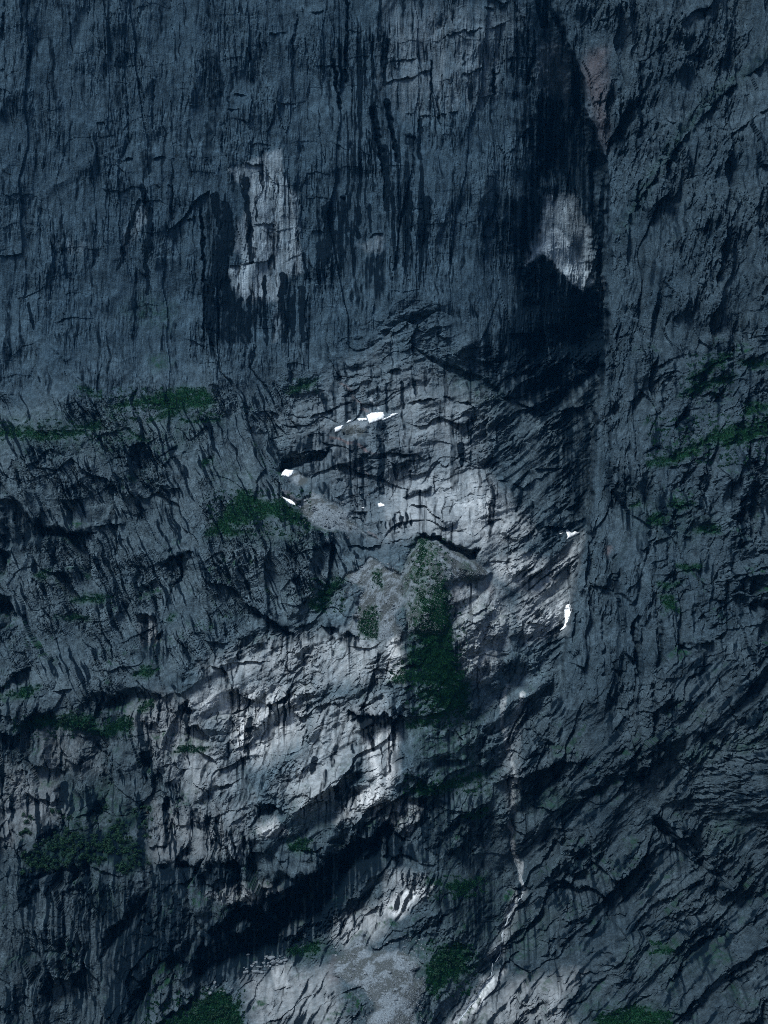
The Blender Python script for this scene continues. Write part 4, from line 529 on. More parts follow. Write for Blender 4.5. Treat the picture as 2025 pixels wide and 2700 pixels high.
# --- beds of the old snow
SNOW = [
 ('G1', [(985, 350), (1030, 325), (1100, 322), (1145, 318), (1155, 355), (1140, 385), (1060, 415), (1015, 430), (1000, 400)], 'largest white snow patch, in the cleft above the grey gravel mound'),
 ('G1', [(1135, 390), (1180, 370), (1222, 356), (1224, 366), (1150, 396)], 'thin sliver of snow joining the right tip of the largest snow patch'),
 ('G1', [(1213, 347), (1240, 333), (1292, 331), (1250, 353), (1220, 363)], 'narrow pointed snow strip on the ledge right of the largest patch'),
 ('G1', [(673, 478), (700, 462), (757, 448), (735, 487), (700, 510), (676, 514)], 'snow wedge at the lower left foot of the gravel mound'),
 ('G1', [(788, 427), (810, 400), (837, 396), (826, 417)], 'small snow fleck on the left shoulder of the gravel mound'),
 ('G1', [(893, 385), (920, 379), (980, 376), (986, 402), (960, 394), (945, 404), (930, 393), (912, 410)], 'ragged snow strip along the crest of the gravel mound'),
 ('G1', [(172, 895), (188, 868), (215, 880), (272, 887), (263, 927), (235, 952), (205, 937), (160, 932)], 'square snow patch in the dark hollow under the rock overhang'),
 ('G1', [(168, 1146), (200, 1154), (250, 1171), (292, 1205), (300, 1230), (260, 1213), (220, 1188)], 'slanting snow tongue between the grass slope and the tan slab'),
 ('G1', [(318, 1230), (347, 1233), (347, 1248)], 'tiny snow scrap at the top corner of the gravel slope'),
 ('G1', [(1093, 1210), (1120, 1203), (1150, 1214), (1160, 1236), (1130, 1240), (1103, 1242)], 'small snow patch on the bench above the striped slab'),
 ('G1', [(932, 1251), (960, 1246), (957, 1259)], 'minute snow scrap left of the patch above the striped slab'),
 ('G3', [(693, 480), (715, 470), (737, 495), (760, 524), (800, 504), (820, 498), (837, 514), (872, 514), (830, 542), (760, 573), (703, 593), (719, 560), (703, 525)], 'forked snow patch where the slabs meet the right buttress'),
 ('G3', [(608, 526), (650, 513), (628, 533)], 'thin snow fleck beside the forked snow patch'),
 ('G3', [(687, 1455), (725, 1438), (740, 1460), (737, 1494), (688, 1492)], 'square snow block above the long snow tongue by the buttress'),
 ('G3', [(662, 1510), (690, 1507), (758, 1494), (738, 1560), (723, 1610), (703, 1680), (693, 1730), (667, 1762), (618, 1775), (668, 1722), (687, 1660), (678, 1600), (673, 1540)], 'long tapering snow tongue along the foot of the right buttress')]
SNM = np.zeros_like(H)
for fr, p_, lb in SNOW:
    p = P(fr, *p_); wnd = window(p, 8)
    SNM[wnd] = np.maximum(SNM[wnd], sstep(sdf(p, U[wnd], V[wnd]) / 5 + .8))
ROUGH *= 1 - .9 * SNM

# ------------------------------------------------------------------ put the relief together
FL = H * (.45 + .55 * ROUGH) + H2 + FINE * ROUGH
FL = FL + .5 * (1 - ROUGH) * perlin(U / 2.2, V / 2.2, 77) * SCR
FL = np.where(SNM > .02, FL * (1 - .8 * SNM) + .8 * SNM * blur(FL, 4), FL)
fade = sstep(np.minimum(np.minimum(U + 300, 1068 - U) / 200, np.minimum(V + 330, 1354 - V) / 200))
D = BASE - FL * PX * (.3 + .7 * fade)
# water runs out from under lips and darkens the rock below
sl = FL - np.roll(FL, -4, 0)
src = np.clip((sl - 4.0) / 6, 0, 1) * sstep(fbm(U / 5, V / 5, 2, 81) * 1.8 - .05)
run = np.zeros_like(H); cur = np.zeros(NU, np.float32)
jit = rng.random((NV, 1))
for j in range(NV):
    if jit[j, 0] < .06: cur = np.roll(cur, 1)
    elif jit[j, 0] > .94: cur = np.roll(cur, -1)
    cur = np.maximum(cur * (.972 + .02 * TB[3, j & 255, 7]), src[j]); run[j] = cur
run *= sstep(strk * 1.6 + .45)
WET_SHADE = np.clip(np.maximum(WET_SHADE * np.clip(.85 + .45 * strk + .45 * fbm(U / 4, V / 7, 2, 83), .25, 1.1), .62 * run * (1 - SCR)), 0, 1)
for fr, p_, dn in [('B', [(745, 955), (690, 1020), (640, 1090), (608, 1145), (660, 1112), (695, 1085), (745, 1130), (800, 1200), (870, 1245), (915, 1225), (895, 1140), (840, 1050), (790, 985)], .97), ('B', [(690, 830), (840, 830), (900, 1000), (905, 1130), (790, 985), (745, 955), (690, 1010)], .6), ('B', [(660, 120), (750, 100), (815, 330), (800, 430), (740, 400), (690, 410), (640, 330)], .6), ('B', [(560, 60), (620, 60), (640, 380), (560, 400)], .4)] + [('E', q_, .4) for q_ in CAVEBLK]:  # also thins the painted shade over the blocks in the hollow
    p = P(fr, *p_); wnd = window(p, 8); WET_SHADE[wnd] *= 1 - dn * sstep(sdf(p, WU[wnd], WV[wnd]) / 3 + .5)
sup = np.roll(FL, -3, 0) - np.roll(FL, 3, 0)
moss = sstep((sup - 2.5) / 4) * sstep(1.6 * fbm(U / 45, V / 30, 2, 175) + .15) * sstep(1.5 * fbm(U / 6, V / 3, 2, 177) + .5) * np.clip(.9 * WT['lcliff'] + WT['rledge'] + .9 * WT['lleft'] + WT['lcenter'] + .6 * WT['lright'] + .35 * WT['center'] + .15 * WT['buttress'], 0, 1)
VEG = np.clip(np.maximum(VEG, .95 * moss * (1 - SCR)), 0, 1)
XW = ((U - 384) * BASE / FOC).astype(np.float32); ZW = (CAM_Z - (V - 512) * BASE / FOC).astype(np.float32)
POS = np.stack([XW, D, ZW], -1)
def at(u, v):
    """point of the surface and its outward normal at survey position u, v"""
    u = np.atleast_1d(np.asarray(u, np.float32)); v = np.atleast_1d(np.asarray(v, np.float32))
    fi = np.clip(np.interp(u, us, np.arange(NU)), 0, NU - 1.01); fj = np.clip(np.interp(v, vs, np.arange(NV)), 0, NV - 1.01)
    i = fi.astype(int); j = fj.astype(int); a = (fi - i)[:, None]; b = (fj - j)[:, None]
    return POS[j, i] * (1 - a) * (1 - b) + POS[j, i + 1] * a * (1 - b) + POS[j + 1, i] * (1 - a) * b + POS[j + 1, i + 1] * a * b
print('surface', time.time() - T0)

# ------------------------------------------------------------------ materials
def nodes(name):
    m = bpy.data.materials.new(name); m.use_nodes = True
    return m, m.node_tree.nodes, m.node_tree.links, m.node_tree.nodes['Principled BSDF']
def noise(n, l, vec, scale, detail=4, rough=.6, sc3=None):
    t = n.new('ShaderNodeTexNoise'); t.inputs['Scale'].default_value = scale; t.inputs['Detail'].default_value = detail; t.inputs['Roughness'].default_value = rough
    if sc3:
        mp = n.new('ShaderNodeMapping'); mp.inputs['Scale'].default_value = sc3; l.new(vec, mp.inputs[0]); vec = mp.outputs[0]
    l.new(vec, t.inputs['Vector']); return t.outputs['Fac']
def ramp(n, l, fac, stops):
    r = n.new('ShaderNodeValToRGB'); e = r.color_ramp.elements
    while len(e) < len(stops): e.new(.5)
    for el, (p, c) in zip(e, stops): el.position = p; el.color = (*c, 1) if len(c) == 3 else c
    l.new(fac, r.inputs[0]); return r.outputs[0]
def g(v): return (v, v, v)
def mixc(n, l, fac, a, b, mode='MIX'):
    m = n.new('ShaderNodeMix'); m.data_type = 'RGBA'; m.blend_type = mode
    for s, x in ((0, fac), (6, a), (7, b)):
        if isinstance(x, (tuple, float, int)): m.inputs[s].default_value = (*x, 1) if isinstance(x, tuple) else x
        else: l.new(x, m.inputs[s])
    return m.outputs[2]
def mth(n, l, op, a, b=0.0, clamp=False):
    m = n.new('ShaderNodeMath'); m.operation = op; m.use_clamp = clamp
    for s, x in ((0, a), (1, b)):
        if isinstance(x, (float, int)): m.inputs[s].default_value = x
        else: l.new(x, m.inputs[s])
    return m.outputs[0]
def attr(n, name):
    a = n.new('ShaderNodeAttribute'); a.attribute_name = name; return a.outputs['Fac']

def rock_material():
    m, n, l, b = nodes('cliff_rock')
    co = n.new('ShaderNodeTexCoord').outputs['Object']
    big = noise(n, l, co, .018, 4); mid = noise(n, l, co, .11, 5, .65); fin = noise(n, l, co, .7, 4, .7)
    up = noise(n, l, co, .22, 4, .6, (1, 1, .09))
    base = mixc(n, l, attr(n, 'haze_tint'), ramp(n, l, big, [(.3, (.038, .060, .076)), (.7, (.078, .109, .128))]), ramp(n, l, big, [(.3, (.031, .056, .079)), (.7, (.052, .087, .116))]))  # second ramp is rock with the blue of distant air painted in
    base = mixc(n, l, 1.0, base, ramp(n, l, mid, [(.28, g(.55)), (.72, g(1.35))]), 'MULTIPLY')
    base = mixc(n, l, 1.0, base, ramp(n, l, fin, [(.3, g(.5)), (.72, g(1.55))]), 'MULTIPLY')
    base = mixc(n, l, .8, base, ramp(n, l, up, [(.32, g(.55)), (.68, g(1.3))]), 'MULTIPLY')
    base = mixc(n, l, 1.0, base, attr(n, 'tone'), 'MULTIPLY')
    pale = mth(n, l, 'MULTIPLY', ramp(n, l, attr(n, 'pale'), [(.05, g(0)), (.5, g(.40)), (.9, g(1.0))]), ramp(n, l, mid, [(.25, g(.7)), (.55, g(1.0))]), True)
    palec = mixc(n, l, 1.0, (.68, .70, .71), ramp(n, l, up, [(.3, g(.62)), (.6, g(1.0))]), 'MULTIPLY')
    palec = mixc(n, l, attr(n, 'haze_tint'), palec, mixc(n, l, 1.0, palec, (.74, .87, .97), 'MULTIPLY'))
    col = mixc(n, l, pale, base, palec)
    col = mixc(n, l, mth(n, l, 'MULTIPLY', attr(n, 'rust'), ramp(n, l, mid, [(.3, g(.5)), (.6, g(1.0))])), col, (.17, .12, .115))
    scr = ramp(n, l, noise(n, l, co, .9, 3, .8), [(.32, (.085, .107, .125)), (.68, (.25, .295, .33))])
    scr = mixc(n, l, ramp(n, l, noise(n, l, co, .06, 5, .65, (1, 1, .35)), [(.47, g(0)), (.53, g(.85))]), scr, (.045, .052, .05))
    col = mixc(n, l, attr(n, 'scree'), col, scr)
    vg = ramp(n, l, noise(n, l, co, .25, 4, .7), [(.3, (.022, .030, .016)), (.5, (.009, .048, .020)), (.75, (.005, .030, .014))])
    vm = mth(n, l, 'MULTIPLY', attr(n, 'veg'), ramp(n, l, noise(n, l, co, .35, 4, .75), [(.3, g(.55)), (.55, g(1.1))]), True)
    col = mixc(n, l, vm, col, vg)
    wet_shade = ramp(n, l, mth(n, l, 'MULTIPLY', attr(n, 'wet_shade'), ramp(n, l, up, [(.25, g(.75)), (.55, g(1.1))]), True), [(.10, g(0)), (.45, g(.97))])
    col = mixc(n, l, wet_shade, col, (.002, .0065, .012))  # water stains and painted overhang shade share this near-black
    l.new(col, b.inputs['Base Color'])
    l.new(mixc(n, l, wet_shade, g(.88), g(.8)), b.inputs['Roughness'])
    b.inputs['Specular IOR Level'].default_value = .03
    bp = n.new('ShaderNodeBump'); bp.inputs['Strength'].default_value = .75; bp.inputs['Distance'].default_value = 1.6
    l.new(mth(n, l, 'ADD', fin, mth(n, l, 'MULTIPLY', mid, 1.2)), bp.inputs['Height']); l.new(bp.outputs[0], b.inputs['Normal'])
    return m
ROCK = rock_material()
def plain(name, c0, c1, sc, rough=.9, bump=0.0):
    m, n, l, b = nodes(name); co = n.new('ShaderNodeTexCoord').outputs['Object']
    f = noise(n, l, co, sc, 4, .65)
    l.new(ramp(n, l, f, [(.3, c0), (.7, c1)]), b.inputs['Base Color']); b.inputs['Roughness'].default_value = rough
    b.inputs['Specular IOR Level'].default_value = .2
    if bump:
        bp = n.new('ShaderNodeBump'); bp.inputs['Strength'].default_value = .6; bp.inputs['Distance'].default_value = bump
        l.new(f, bp.inputs['Height']); l.new(bp.outputs[0], b.inputs['Normal'])
    return m
SNOWM = plain('old_snow', (.80, .82, .84), (.93, .94, .95), .35, .6, .5)
GRASSM = plain('mountain_grass', (.007, .042, .018), (.017, .098, .034), .12, .8)
LEAFM = plain('shrub_leaves', (.004, .022, .011), (.009, .045, .018), .3, .7)
TWIGM = plain('shrub_wood', (.03, .022, .015), (.06, .045, .03), 1.0, .9)
STONEM = plain('loose_stone', (.085, .102, .116), (.22, .25, .275), .5, .85, .3)
WATERM = plain('white_water', (.22, .26, .30), (.62, .68, .72), .4, .25, .3)

# ------------------------------------------------------------------ the mountainside as terrain, cut along its natural limits
ZONE = ['mountain_wall', 'rock_buttress', 'ledge_cliff', 'cirque_slabs', 'gully_slabs', 'foot_cliff', 'ribbed_cliff']
ZLAB = {'mountain_wall': 'tall blue-grey rock wall with black water streaks', 'rock_buttress': 'dark upright rock buttress with a sharp left edge', 'ledge_cliff': 'grey cliff with steeply tilted grain and grassy ledges',
        'cirque_slabs': 'pale stepped slabs in the bowl below the wall', 'gully_slabs': 'bright water-worn slabs and broken rock around the grassy cone', 'foot_cliff': 'dark blocky cliff with a long diagonal overhang', 'ribbed_cliff': 'dark slanting ribbed cliff beside the stream gully'}
zid = np.argmax(np.stack([WT['wall'], np.maximum(WT['buttress'], WT['rledge']), WT['lcliff'], np.maximum(WT['basin'], WT['rbasin']), np.maximum(WT['center'], WT['lcenter']), WT['lleft'], np.maximum(WT['lright'], WT['dome'])]), 0).astype(np.int16)
near_edge = (ed < 14) & (V < 690)
zid = np.where(near_edge & (sided > -1.2) & (V < 590), 1, np.where(near_edge & (sided <= -1.2) & (zid == 1), np.where(V < 350, 0, 3), zid))
PIECE = {}
for q, (fr, p_, up) in enumerate(BLOCKS):
    p = P(fr, *p_); wnd = window(p, 4); s_ = sdf(p, WU[wnd], WV[wnd]) > 0
    zid[wnd] = np.where(s_, 100 + q, zid[wnd]); c = p.mean(0)
    PIECE[100 + q] = c
SCRID = {'below': 200, 'mound': 201, 'hollow': 202, 'cone': 203, 'side': 204, 'foot': 205}
for k, i_ in SCRID.items(): zid = np.where(SM[k] > .5, i_, zid)
fz = zid[:-1, :-1].ravel()
ii = (np.arange(NV - 1)[:, None] * NU + np.arange(NU - 1)[None]).ravel()
quad = np.stack([ii, ii + NU, ii + NU + 1, ii + 1], 1)
flat = POS.reshape(-1, 3)
HAZE_TINT = blur(blur(np.clip(WT['wall'] + .4 * WT['basin'] + .55 * WT['buttress'] + .45 * WT['rledge'] + .12 * WT['lright'], 0, 1), 36), 36)  # where the haze's blue is painted into the rock colour
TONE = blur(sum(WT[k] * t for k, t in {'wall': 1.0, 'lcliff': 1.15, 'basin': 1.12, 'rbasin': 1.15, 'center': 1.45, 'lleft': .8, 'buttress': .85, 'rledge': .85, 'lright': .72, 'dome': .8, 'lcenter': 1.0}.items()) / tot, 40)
AT = {'tone': TONE, 'haze_tint': HAZE_TINT, 'pale': PALE, 'wet_shade': WET_SHADE, 'veg': VEG, 'rust': RUST, 'scree': np.clip(SCR, 0, 1)}
def sheet(name, sel):
    q = quad[sel]; uq, inv = np.unique(q.ravel(), return_inverse=True)
    me = bpy.data.meshes.new(name); nf = len(q)
    me.vertices.add(len(uq)); me.vertices.foreach_set('co', flat[uq].ravel())
    me.loops.add(nf * 4); me.loops.foreach_set('vertex_index', inv.astype(np.int32).ravel())
    me.polygons.add(nf); me.polygons.foreach_set('loop_start', np.arange(0, nf * 4, 4, dtype=np.int32))
    me.polygons.foreach_set('use_smooth', np.zeros(nf, bool))
    me.update(calc_edges=True)
    for k, a in AT.items():
        at_ = me.attributes.new(k, 'FLOAT', 'POINT'); at_.data.foreach_set('value', a.ravel()[uq].astype(np.float32))
    me.materials.append(ROCK)
    o = bpy.data.objects.new(name, me); C.objects.link(o); return o
def tag(o, label=None, cat=None, group=None, kind=None):
    for k, x in (('label', label), ('category', cat), ('group', group), ('kind', kind)):
        if x: o[k] = x
    return o
ZO = {}
for k, nm in enumerate(ZONE):
    ZO[k] = tag(sheet(nm, fz == k), ZLAB[nm], 'rock face', kind='structure')
zbase = np.argmax(np.stack([WT['wall'], np.maximum(WT['buttress'], WT['rledge']), WT['lcliff'], np.maximum(WT['basin'], WT['rbasin']), np.maximum(WT['center'], WT['lcenter']), WT['lleft'], np.maximum(WT['lright'], WT['dome'])]), 0)
for i_, c in PIECE.items():
    sel = fz == i_
    if sel.sum() < 4: continue
    o = sheet('rock_block', sel)
    o.parent = ZO[int(zbase[np.searchsorted(vs, c[1]), np.searchsorted(us, c[0])])]
SL = {'below': 'grey gravel slope running down from the grass slope', 'mound': 'dark gravel mound below the largest snow patch', 'hollow': 'small gravel bed beside the square snow patch',
      'cone': 'large half-grassed scree cone in the middle of the bowl', 'side': 'pale scree cone left of the grassy one', 'foot': 'broad grey scree fan at the foot of the cliff'}
for k, i_ in SCRID.items(): tag(sheet('scree_slope', fz == i_), SL[k], 'scree', kind='structure')
print('sheets', time.time() - T0)

# ------------------------------------------------------------------ snow
def grid_mesh(name, pts, ok, mat):
    nv_, nu_ = ok.shape
    idx = np.arange(nv_ * nu_).reshape(nv_, nu_)
    f = ok[:-1, :-1] & ok[1:, :-1] & ok[:-1, 1:] & ok[1:, 1:]
    q = np.stack([idx[:-1, :-1][f], idx[1:, :-1][f], idx[1:, 1:][f], idx[:-1, 1:][f]], 1)
    uq, inv = np.unique(q.ravel(), return_inverse=True)
    me = bpy.data.meshes.new(name)
    me.from_pydata(pts.reshape(-1, 3)[uq].tolist(), [], inv.reshape(-1, 4).tolist())
    for p in me.polygons: p.use_smooth = True
    me.materials.append(mat)
    o = bpy.data.objects.new(name, me); C.objects.link(o); return o
for fr, p_, lb in SNOW:
    p = P(fr, *p_); lo = p.min(0) - 2; hi = p.max(0) + 2
    a, b_ = np.meshgrid(np.arange(lo[0], hi[0], .4, dtype=np.float32), np.arange(lo[1], hi[1], .4, dtype=np.float32))
    s_ = sdf(p, a + .35 * perlin(a / 1.7, b_ / 1.7, 3), b_ + .35 * perlin(a / 1.7, b_ / 1.7, 4))
    q = at(a.ravel(), b_.ravel()).reshape(a.shape + (3,))
    th = np.where(s_ > 0, .9 + 1.1 * np.sqrt(np.clip(s_, 0, 5)), .9 + s_ * 4.5) + .3 * perlin(a / 2.5, b_ / 2.5, 8)
    q[..., 1] -= th; q[..., 2] += np.clip(th, 0, 9) * .25
    tag(grid_mesh('snow_patch', q, s_ > -1.3, SNOWM), lb, 'snow patch', 'old snow patches among the slabs')

# ------------------------------------------------------------------ grass
rnd_ = np.random.default_rng(11)
def scatter(p, dens, warp=1.8):
    lo = p.min(0); hi = p.max(0); n = int((hi - lo).prod() * dens)
    a = rnd_.uniform(lo[0], hi[0], n).astype(np.float32); b_ = rnd_.uniform(lo[1], hi[1], n).astype(np.float32)
    wa = a + warp * perlin(a / 6, b_ / 6, 13); wb = b_ + warp * perlin(a / 6, b_ / 6, 14)
    k = np.clip(sdf(p, wa, wb), -3, 6) / 9 + .85 * fbm(a / 6, b_ / 3.6, 3, 15) > -.06
    return a[k], b_[k]
GL = {'upper_left_ledge': 'grass strip on the long ledge across the left cliff', 'wall_foot': 'domed grass bank at the foot of the blue wall', 'slope_by_gravel': 'bright grass slope beside the gravel slope', 'basin_corner': 'small grass strip under the black streaked wall',
      'left_pockets': 'small grass pockets on the tilted left cliff', 'gully_side': 'grass beside the top of the pale scree cone', 'cone_grass': 'green grass running down the large scree cone', 'below_cone': 'dark grass among ledges below the scree cone', 'side_cone_grass': 'thin olive grass on the pale scree cone',
      'right_ledge_high': 'narrow grass ledges high on the right cliff', 'right_ledge_broad': 'broad bright grass ledge across the right cliff', 'right_pockets': 'grass pockets on the lower right buttress', 'left_steps': 'grass steps above the bushes on the left cliff', 'round_knoll': 'round grassy knoll above the dark overhang',
      'hollow_floor': 'grass floor in the dark hollow at the bottom', 'centre_steps': 'grass steps on the dark slab left of the stream', 'foot_meadow': 'grass patch right of the broad scree fan', 'foot_right': 'dark grass below the ribbed right cliff'}
for k, ps in GRASS.items():
    A_, B_ = [], []
    for fr, p_ in ps:
        a, b_ = scatter(P(fr, *p_), 2.6); A_.append(a); B_.append(b_)
    a = np.concatenate(A_); b_ = np.concatenate(B_); n = len(a)
    q = at(a, b_); q[:, 1] += .25
    hgt = rnd_.uniform(.6, 1.5, n); V_ = []; F_ = []
    for s_ in range(3):
        th = rnd_.uniform(0, 2 * np.pi, n); wd = rnd_.uniform(.35, .75, n)
        dx, dy = np.cos(th) * wd, np.sin(th) * wd
        ln = rnd_.normal(0, .35, (n, 2))
        v0 = q + np.stack([dx, dy, 0 * dx - .3], 1); v1 = q - np.stack([dx, dy, 0 * dx + .3], 1)
        v2 = q + np.stack([ln[:, 0], -.7 * hgt * .6 + ln[:, 1], hgt], 1)
        V_.append(np.stack([v0, v1, v2], 1).reshape(-1, 3))
    V_ = np.concatenate(V_).astype(np.float32); nf = len(V_) // 3
    me = bpy.data.meshes.new('grass'); me.vertices.add(len(V_)); me.vertices.foreach_set('co', V_.ravel())
    me.loops.add(nf * 3); me.loops.foreach_set('vertex_index', np.arange(nf * 3, dtype=np.int32)); me.polygons.add(nf); me.polygons.foreach_set('loop_start', np.arange(0, nf * 3, 3, dtype=np.int32)); me.update(calc_edges=True)
    me.materials.append(GRASSM)
    o = bpy.data.objects.new('grass', me); C.objects.link(o); tag(o, GL[k], 'grass', kind='stuff')
print('grass', time.time() - T0)

# ------------------------------------------------------------------ shrubs
def shrub_mesh(seed):
    r = np.random.default_rng(seed); vv = []; ff = []; mi = []
    lobes = [(r.normal(0, .45, 3) * (1, 1, .5) + (0, 0, .75), r.uniform(.35, .6)) for _ in range(5)]
    for _ in range(150):
        c, rad = lobes[r.integers(5)]; d = r.normal(0, 1, 3); d /= np.linalg.norm(d); p = c + d * rad * r.uniform(.7, 1.05)
        t = np.cross(d, r.normal(0, 1, 3)); t /= np.linalg.norm(t); b_ = np.cross(d, t) * .6 + d * .35; s_ = r.uniform(.10, .18); k = len(vv)
        vv += [p - t * s_, p - b_ * s_, p + t * s_, p + b_ * s_ * 1.5]; ff.append((k, k + 1, k + 2, k + 3)); mi.append(0)
    for _ in range(4):
        e = np.append(r.normal(0, .35, 2), .8); k = len(vv)
        vv += [np.array((-.05, 0, -.3)), np.array((.05, 0, -.3)), np.array((0, .06, -.3)), e]; ff += [(k, k + 1, k + 3), (k + 1, k + 2, k + 3), (k + 2, k, k + 3)]; mi += [1] * 3
    me = bpy.data.meshes.new('shrub'); me.from_pydata([tuple(x) for x in vv], [], ff); me.materials.append(LEAFM); me.materials.append(TWIGM)
    me.polygons.foreach_set('material_index', mi); me.update(); return me
SHM = [shrub_mesh(s_) for s_ in range(5)]
a, b_ = scatter(P(*((SHRUB[0],) + tuple(SHRUB[1]))), .14, 1.0)
ex = [scatter(P(fr, *p_), .06, 1.0) for fr, p_ in [('E', [(90, 170), (200, 135), (380, 150), (400, 200), (200, 185)]), ('E', [(760, 1440), (900, 1350), (960, 1325), (1040, 1474)]), ('F', [(200, 1300), (200, 1230), (260, 1150), (330, 1120), (330, 1200)])]]
def put(mesh, name, loc, sc, rz, lean=0.0):
    o = bpy.data.objects.new(name, mesh); C.objects.link(o); o.location = loc; o.scale = sc; o.rotation_euler = (lean, 0, rz); return o
random.seed(5)
for (aa, bb), lb, gp in [((a, b_), 'dark green bush in the thicket on the left shelf', 'bushes in the thicket on the left shelf'), (ex[0], 'low bush among the grass steps above the thicket', 'bushes on the grass steps'), (ex[1], 'low bush on the grass floor of the dark hollow', 'bushes in the hollow'), (ex[2], 'low bush in the grass right of the scree fan', 'bushes by the scree fan')]:
    for x, y in list(zip(aa, bb))[:230 if len(aa) > 150 else 22]:
        s_ = random.uniform(2.0, 4.0); q = at(x, y)[0]
        tag(put(SHM[random.randrange(5)], 'shrub', (q[0], q[1] - .4, q[2] - .3 * s_ + .4), (s_ * 1.15, s_, s_), random.uniform(0, 6.28), .25), lb, 'shrub', gp)

# ------------------------------------------------------------------ boulders and loose stones
def boulder_mesh(seed):
    import bmesh
    bm = bmesh.new(); bmesh.ops.create_icosphere(bm, subdivisions=2, radius=1.0); r = np.random.default_rng(seed)
    pl = [(lambda d: d / np.linalg.norm(d))(r.normal(0, 1, 3)) for _ in range(9)]; ds = r.uniform(.55, .85, 9)
    for v in bm.verts:
        c = np.array(v.co)
        for d, k in zip(pl, ds):
            t = c @ d
            if t > k: c = c - d * (t - k)
        v.co = c * (1.1, .9, .75)
    me = bpy.data.meshes.new('boulder'); bm.to_mesh(me); bm.free(); me.materials.append(STONEM); return me
BM = [boulder_mesh(s_) for s_ in range(7)]
def boulders(fr, pts, n, lo, hi, lb, gp):
    p = P(fr, *pts); a_, b2 = scatter(p, max(.02, 3.0 * n / max(1.0, (p.max(0) - p.min(0)).prod())), .8)
    for x, y in list(zip(a_, b2))[:n]:
        s_ = lo + (hi - lo) * random.random() ** 2.2; q = at(x, y)[0]
        o = put(BM[random.randrange(7)], 'boulder', (q[0], q[1] - s_ * .25, q[2] + s_ * .1), (s_ * random.uniform(.8, 1.3), s_ * random.uniform(.7, 1.1), s_ * random.uniform(.7, 1.1)), random.uniform(0, 6.28), random.uniform(-.4, .4))
        tag(o, lb, 'boulder', gp)
boulders('E', [(1040, 1240), (1100, 1200), (1200, 1160), (1245, 1180), (1240, 1210), (1130, 1240), (1060, 1250)], 46, 1.0, 3.0, 'angular pale boulder in the rubble heap under the dark overhang', 'rubble under the overhang')
boulders('G4', [(500, 690), (560, 590), (700, 470), (680, 560), (560, 680), (520, 760)], 22, .8, 1.9, 'pale boulder along the upper left rim of the scree fan', 'boulders on the scree rim')
boulders('G4', [(640, 640), (1060, 620), (1080, 960), (860, 1090), (740, 860)], 34, .6, 2.5, 'loose stone lying on the broad scree fan', 'stones on the scree fan')
boulders('G1', [(380, 1180), (450, 1120), (560, 1170), (800, 1320), (860, 1420), (620, 1440), (460, 1380)], 48, .6, 2.5, 'loose stone lying on the gravel slope beside the grass', 'stones on the gravel slope')
boulders('G2', [(100, 540), (320, 380), (560, 520), (540, 800), (380, 1060), (180, 1040)], 46, .6, 2.5, 'loose stone lying on the pale scree cone', 'stones on the pale scree cone')
boulders('G2', [(740, 220), (960, 200), (1080, 300), (1060, 520), (860, 520), (700, 420)], 34, .6, 2.5, 'loose stone lying on the bare top of the grassy scree cone', 'stones on the grassy cone')
boulders('E', [(880, 1340), (930, 1290), (1000, 1300), (1010, 1330), (940, 1330)], 10, .8, 2.0, 'small boulder on the rim of the grass floor in the hollow', 'boulders in the hollow')
def pebbles(fr, pts, dens, lb):
    a_, b2 = scatter(P(fr, *pts), dens, 1.0); n = len(a_); q = at(a_, b2)
    base = np.array([(1, 0, -.4), (-.5, .87, -.4), (-.5, -.87, -.4), (0, 0, .9)]); s_ = rnd_.uniform(.3, .8, n) ** 1.3
    rot = rnd_.uniform(0, 6.28, n); c, sn = np.cos(rot), np.sin(rot)
    B3 = np.repeat(base[None], n, 0) * s_[:, None, None] * rnd_.uniform(.6, 1.4, (n, 4, 3))
    x = B3[..., 0] * c[:, None] - B3[..., 1] * sn[:, None]; y = B3[..., 0] * sn[:, None] + B3[..., 1] * c[:, None]
    v = np.stack([x, y - .15, B3[..., 2]], -1) + q[:, None]
    k = np.arange(n)[:, None, None] * 4 + np.array([(0, 1, 3), (1, 2, 3), (2, 0, 3)])[None]
    me = bpy.data.meshes.new('scree_stones'); me.from_pydata(v.reshape(-1, 3).tolist(), [], k.reshape(-1, 3).tolist()); me.materials.append(STONEM)
    o = bpy.data.objects.new('scree_stones', me); C.objects.link(o); tag(o, lb, 'scree', kind='stuff')
for k, lb in (('below', 'small grey stones covering the gravel slope'), ('cone', 'small grey stones on the grassy scree cone'), ('side', 'small grey stones covering the pale scree cone'), ('foot', 'small grey stones covering the broad scree fan')):
    pebbles(SCREE[k][0], SCREE[k][1], .8, lb)

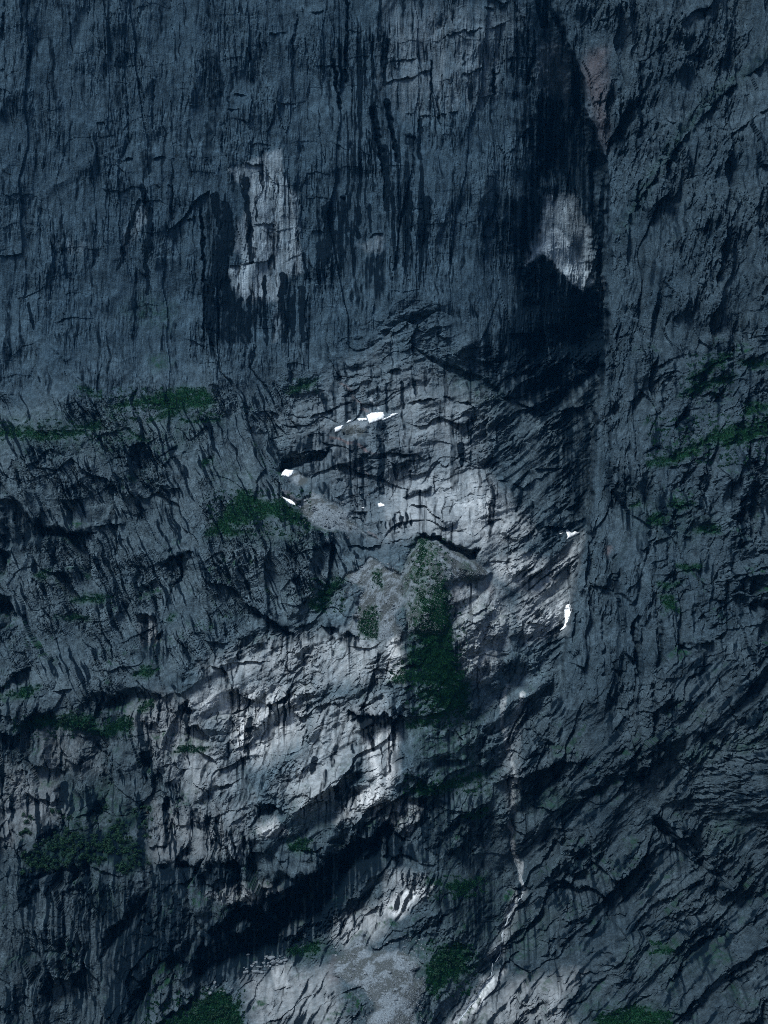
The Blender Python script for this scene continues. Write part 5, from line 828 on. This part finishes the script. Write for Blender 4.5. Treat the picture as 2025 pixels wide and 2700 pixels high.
# ------------------------------------------------------------------ the stream in its gully
def stream(fr, pts, w0, w1, lb):
    p = P(fr, *pts); L = np.r_[0, np.cumsum(np.hypot(*np.diff(p, axis=0).T))]
    t = np.arange(0, L[-1], .7); u = np.interp(t, L, p[:, 0]) + .9 * perlin(t / 7, t * 0 + .3, 31) + .4 * perlin(t / 2, t * 0 + .7, 32); v = np.interp(t, L, p[:, 1])
    wd = (w0 + (w1 - w0) * t / L[-1]) * np.clip(.8 + .7 * perlin(t / 4, t * 0 + .9, 33), .25, 1.6)
    rows = []
    for s_ in (-1.0, -.5, 0, .5, 1.0):
        q = at(u + s_ * wd, v); q[:, 1] -= .8 * (1 - s_ * s_) + .25 - 1.0 * (abs(s_) == 1); rows.append(q)
    a3 = np.stack(rows, 1).astype(np.float32)
    tag(grid_mesh('stream', a3, np.ones(a3.shape[:2], bool), WATERM), lb, 'stream', kind='structure')
stream('F', [(548, 690), (556, 740), (575, 800), (597, 850), (600, 900), (570, 950), (545, 990), (520, 1050), (500, 1120), (505, 1180), (480, 1215)], .25, .55, 'thin white stream falling through the dark gully')
stream('F', [(470, 1215), (460, 1270), (420, 1340), (370, 1400), (320, 1460), (280, 1530)], .4, .7, 'white stream sliding down the bottom slab')
stream('F', [(598, 60), (585, 95), (565, 125)], .4, .3, 'short white trickle at the head of the gully')

# ------------------------------------------------------------------ the blue air
XA, XB = POS[..., 0].min() - 20, POS[..., 0].max() + 20
YA, YB = -60.0, POS[..., 1].max() + 20
ZA, ZB = POS[..., 2].min() - 1.5, max(POS[..., 2].max(), CAM_Z) + 15
hv = [(x, y, z) for x in (XA, XB) for y in (YA, YB) for z in (ZA, ZB)]
hf = [(0, 1, 3, 2), (4, 6, 7, 5), (0, 4, 5, 1), (2, 3, 7, 6), (0, 2, 6, 4), (1, 5, 7, 3)]
hm = bpy.data.meshes.new('haze'); hm.from_pydata(hv, [], hf)
hz = bpy.data.materials.new('blue_air'); hz.use_nodes = True; hn = hz.node_tree.nodes
hn.remove(hn['Principled BSDF']); pv = hn.new('ShaderNodeVolumePrincipled')
pv.inputs['Color'].default_value = (.06, .44, 1.0, 1); pv.inputs['Density'].default_value = .000011; pv.inputs['Anisotropy'].default_value = 0.0
hz.node_tree.links.new(pv.outputs[0], hn['Material Output'].inputs['Volume']); hm.materials.append(hz)
haze = bpy.data.objects.new('haze', hm); C.objects.link(haze); tag(haze, 'thin blue haze filling the valley in front of the wall', 'haze', kind='stuff')
print('done', time.time() - T0, 'tris', 2 * len(quad))
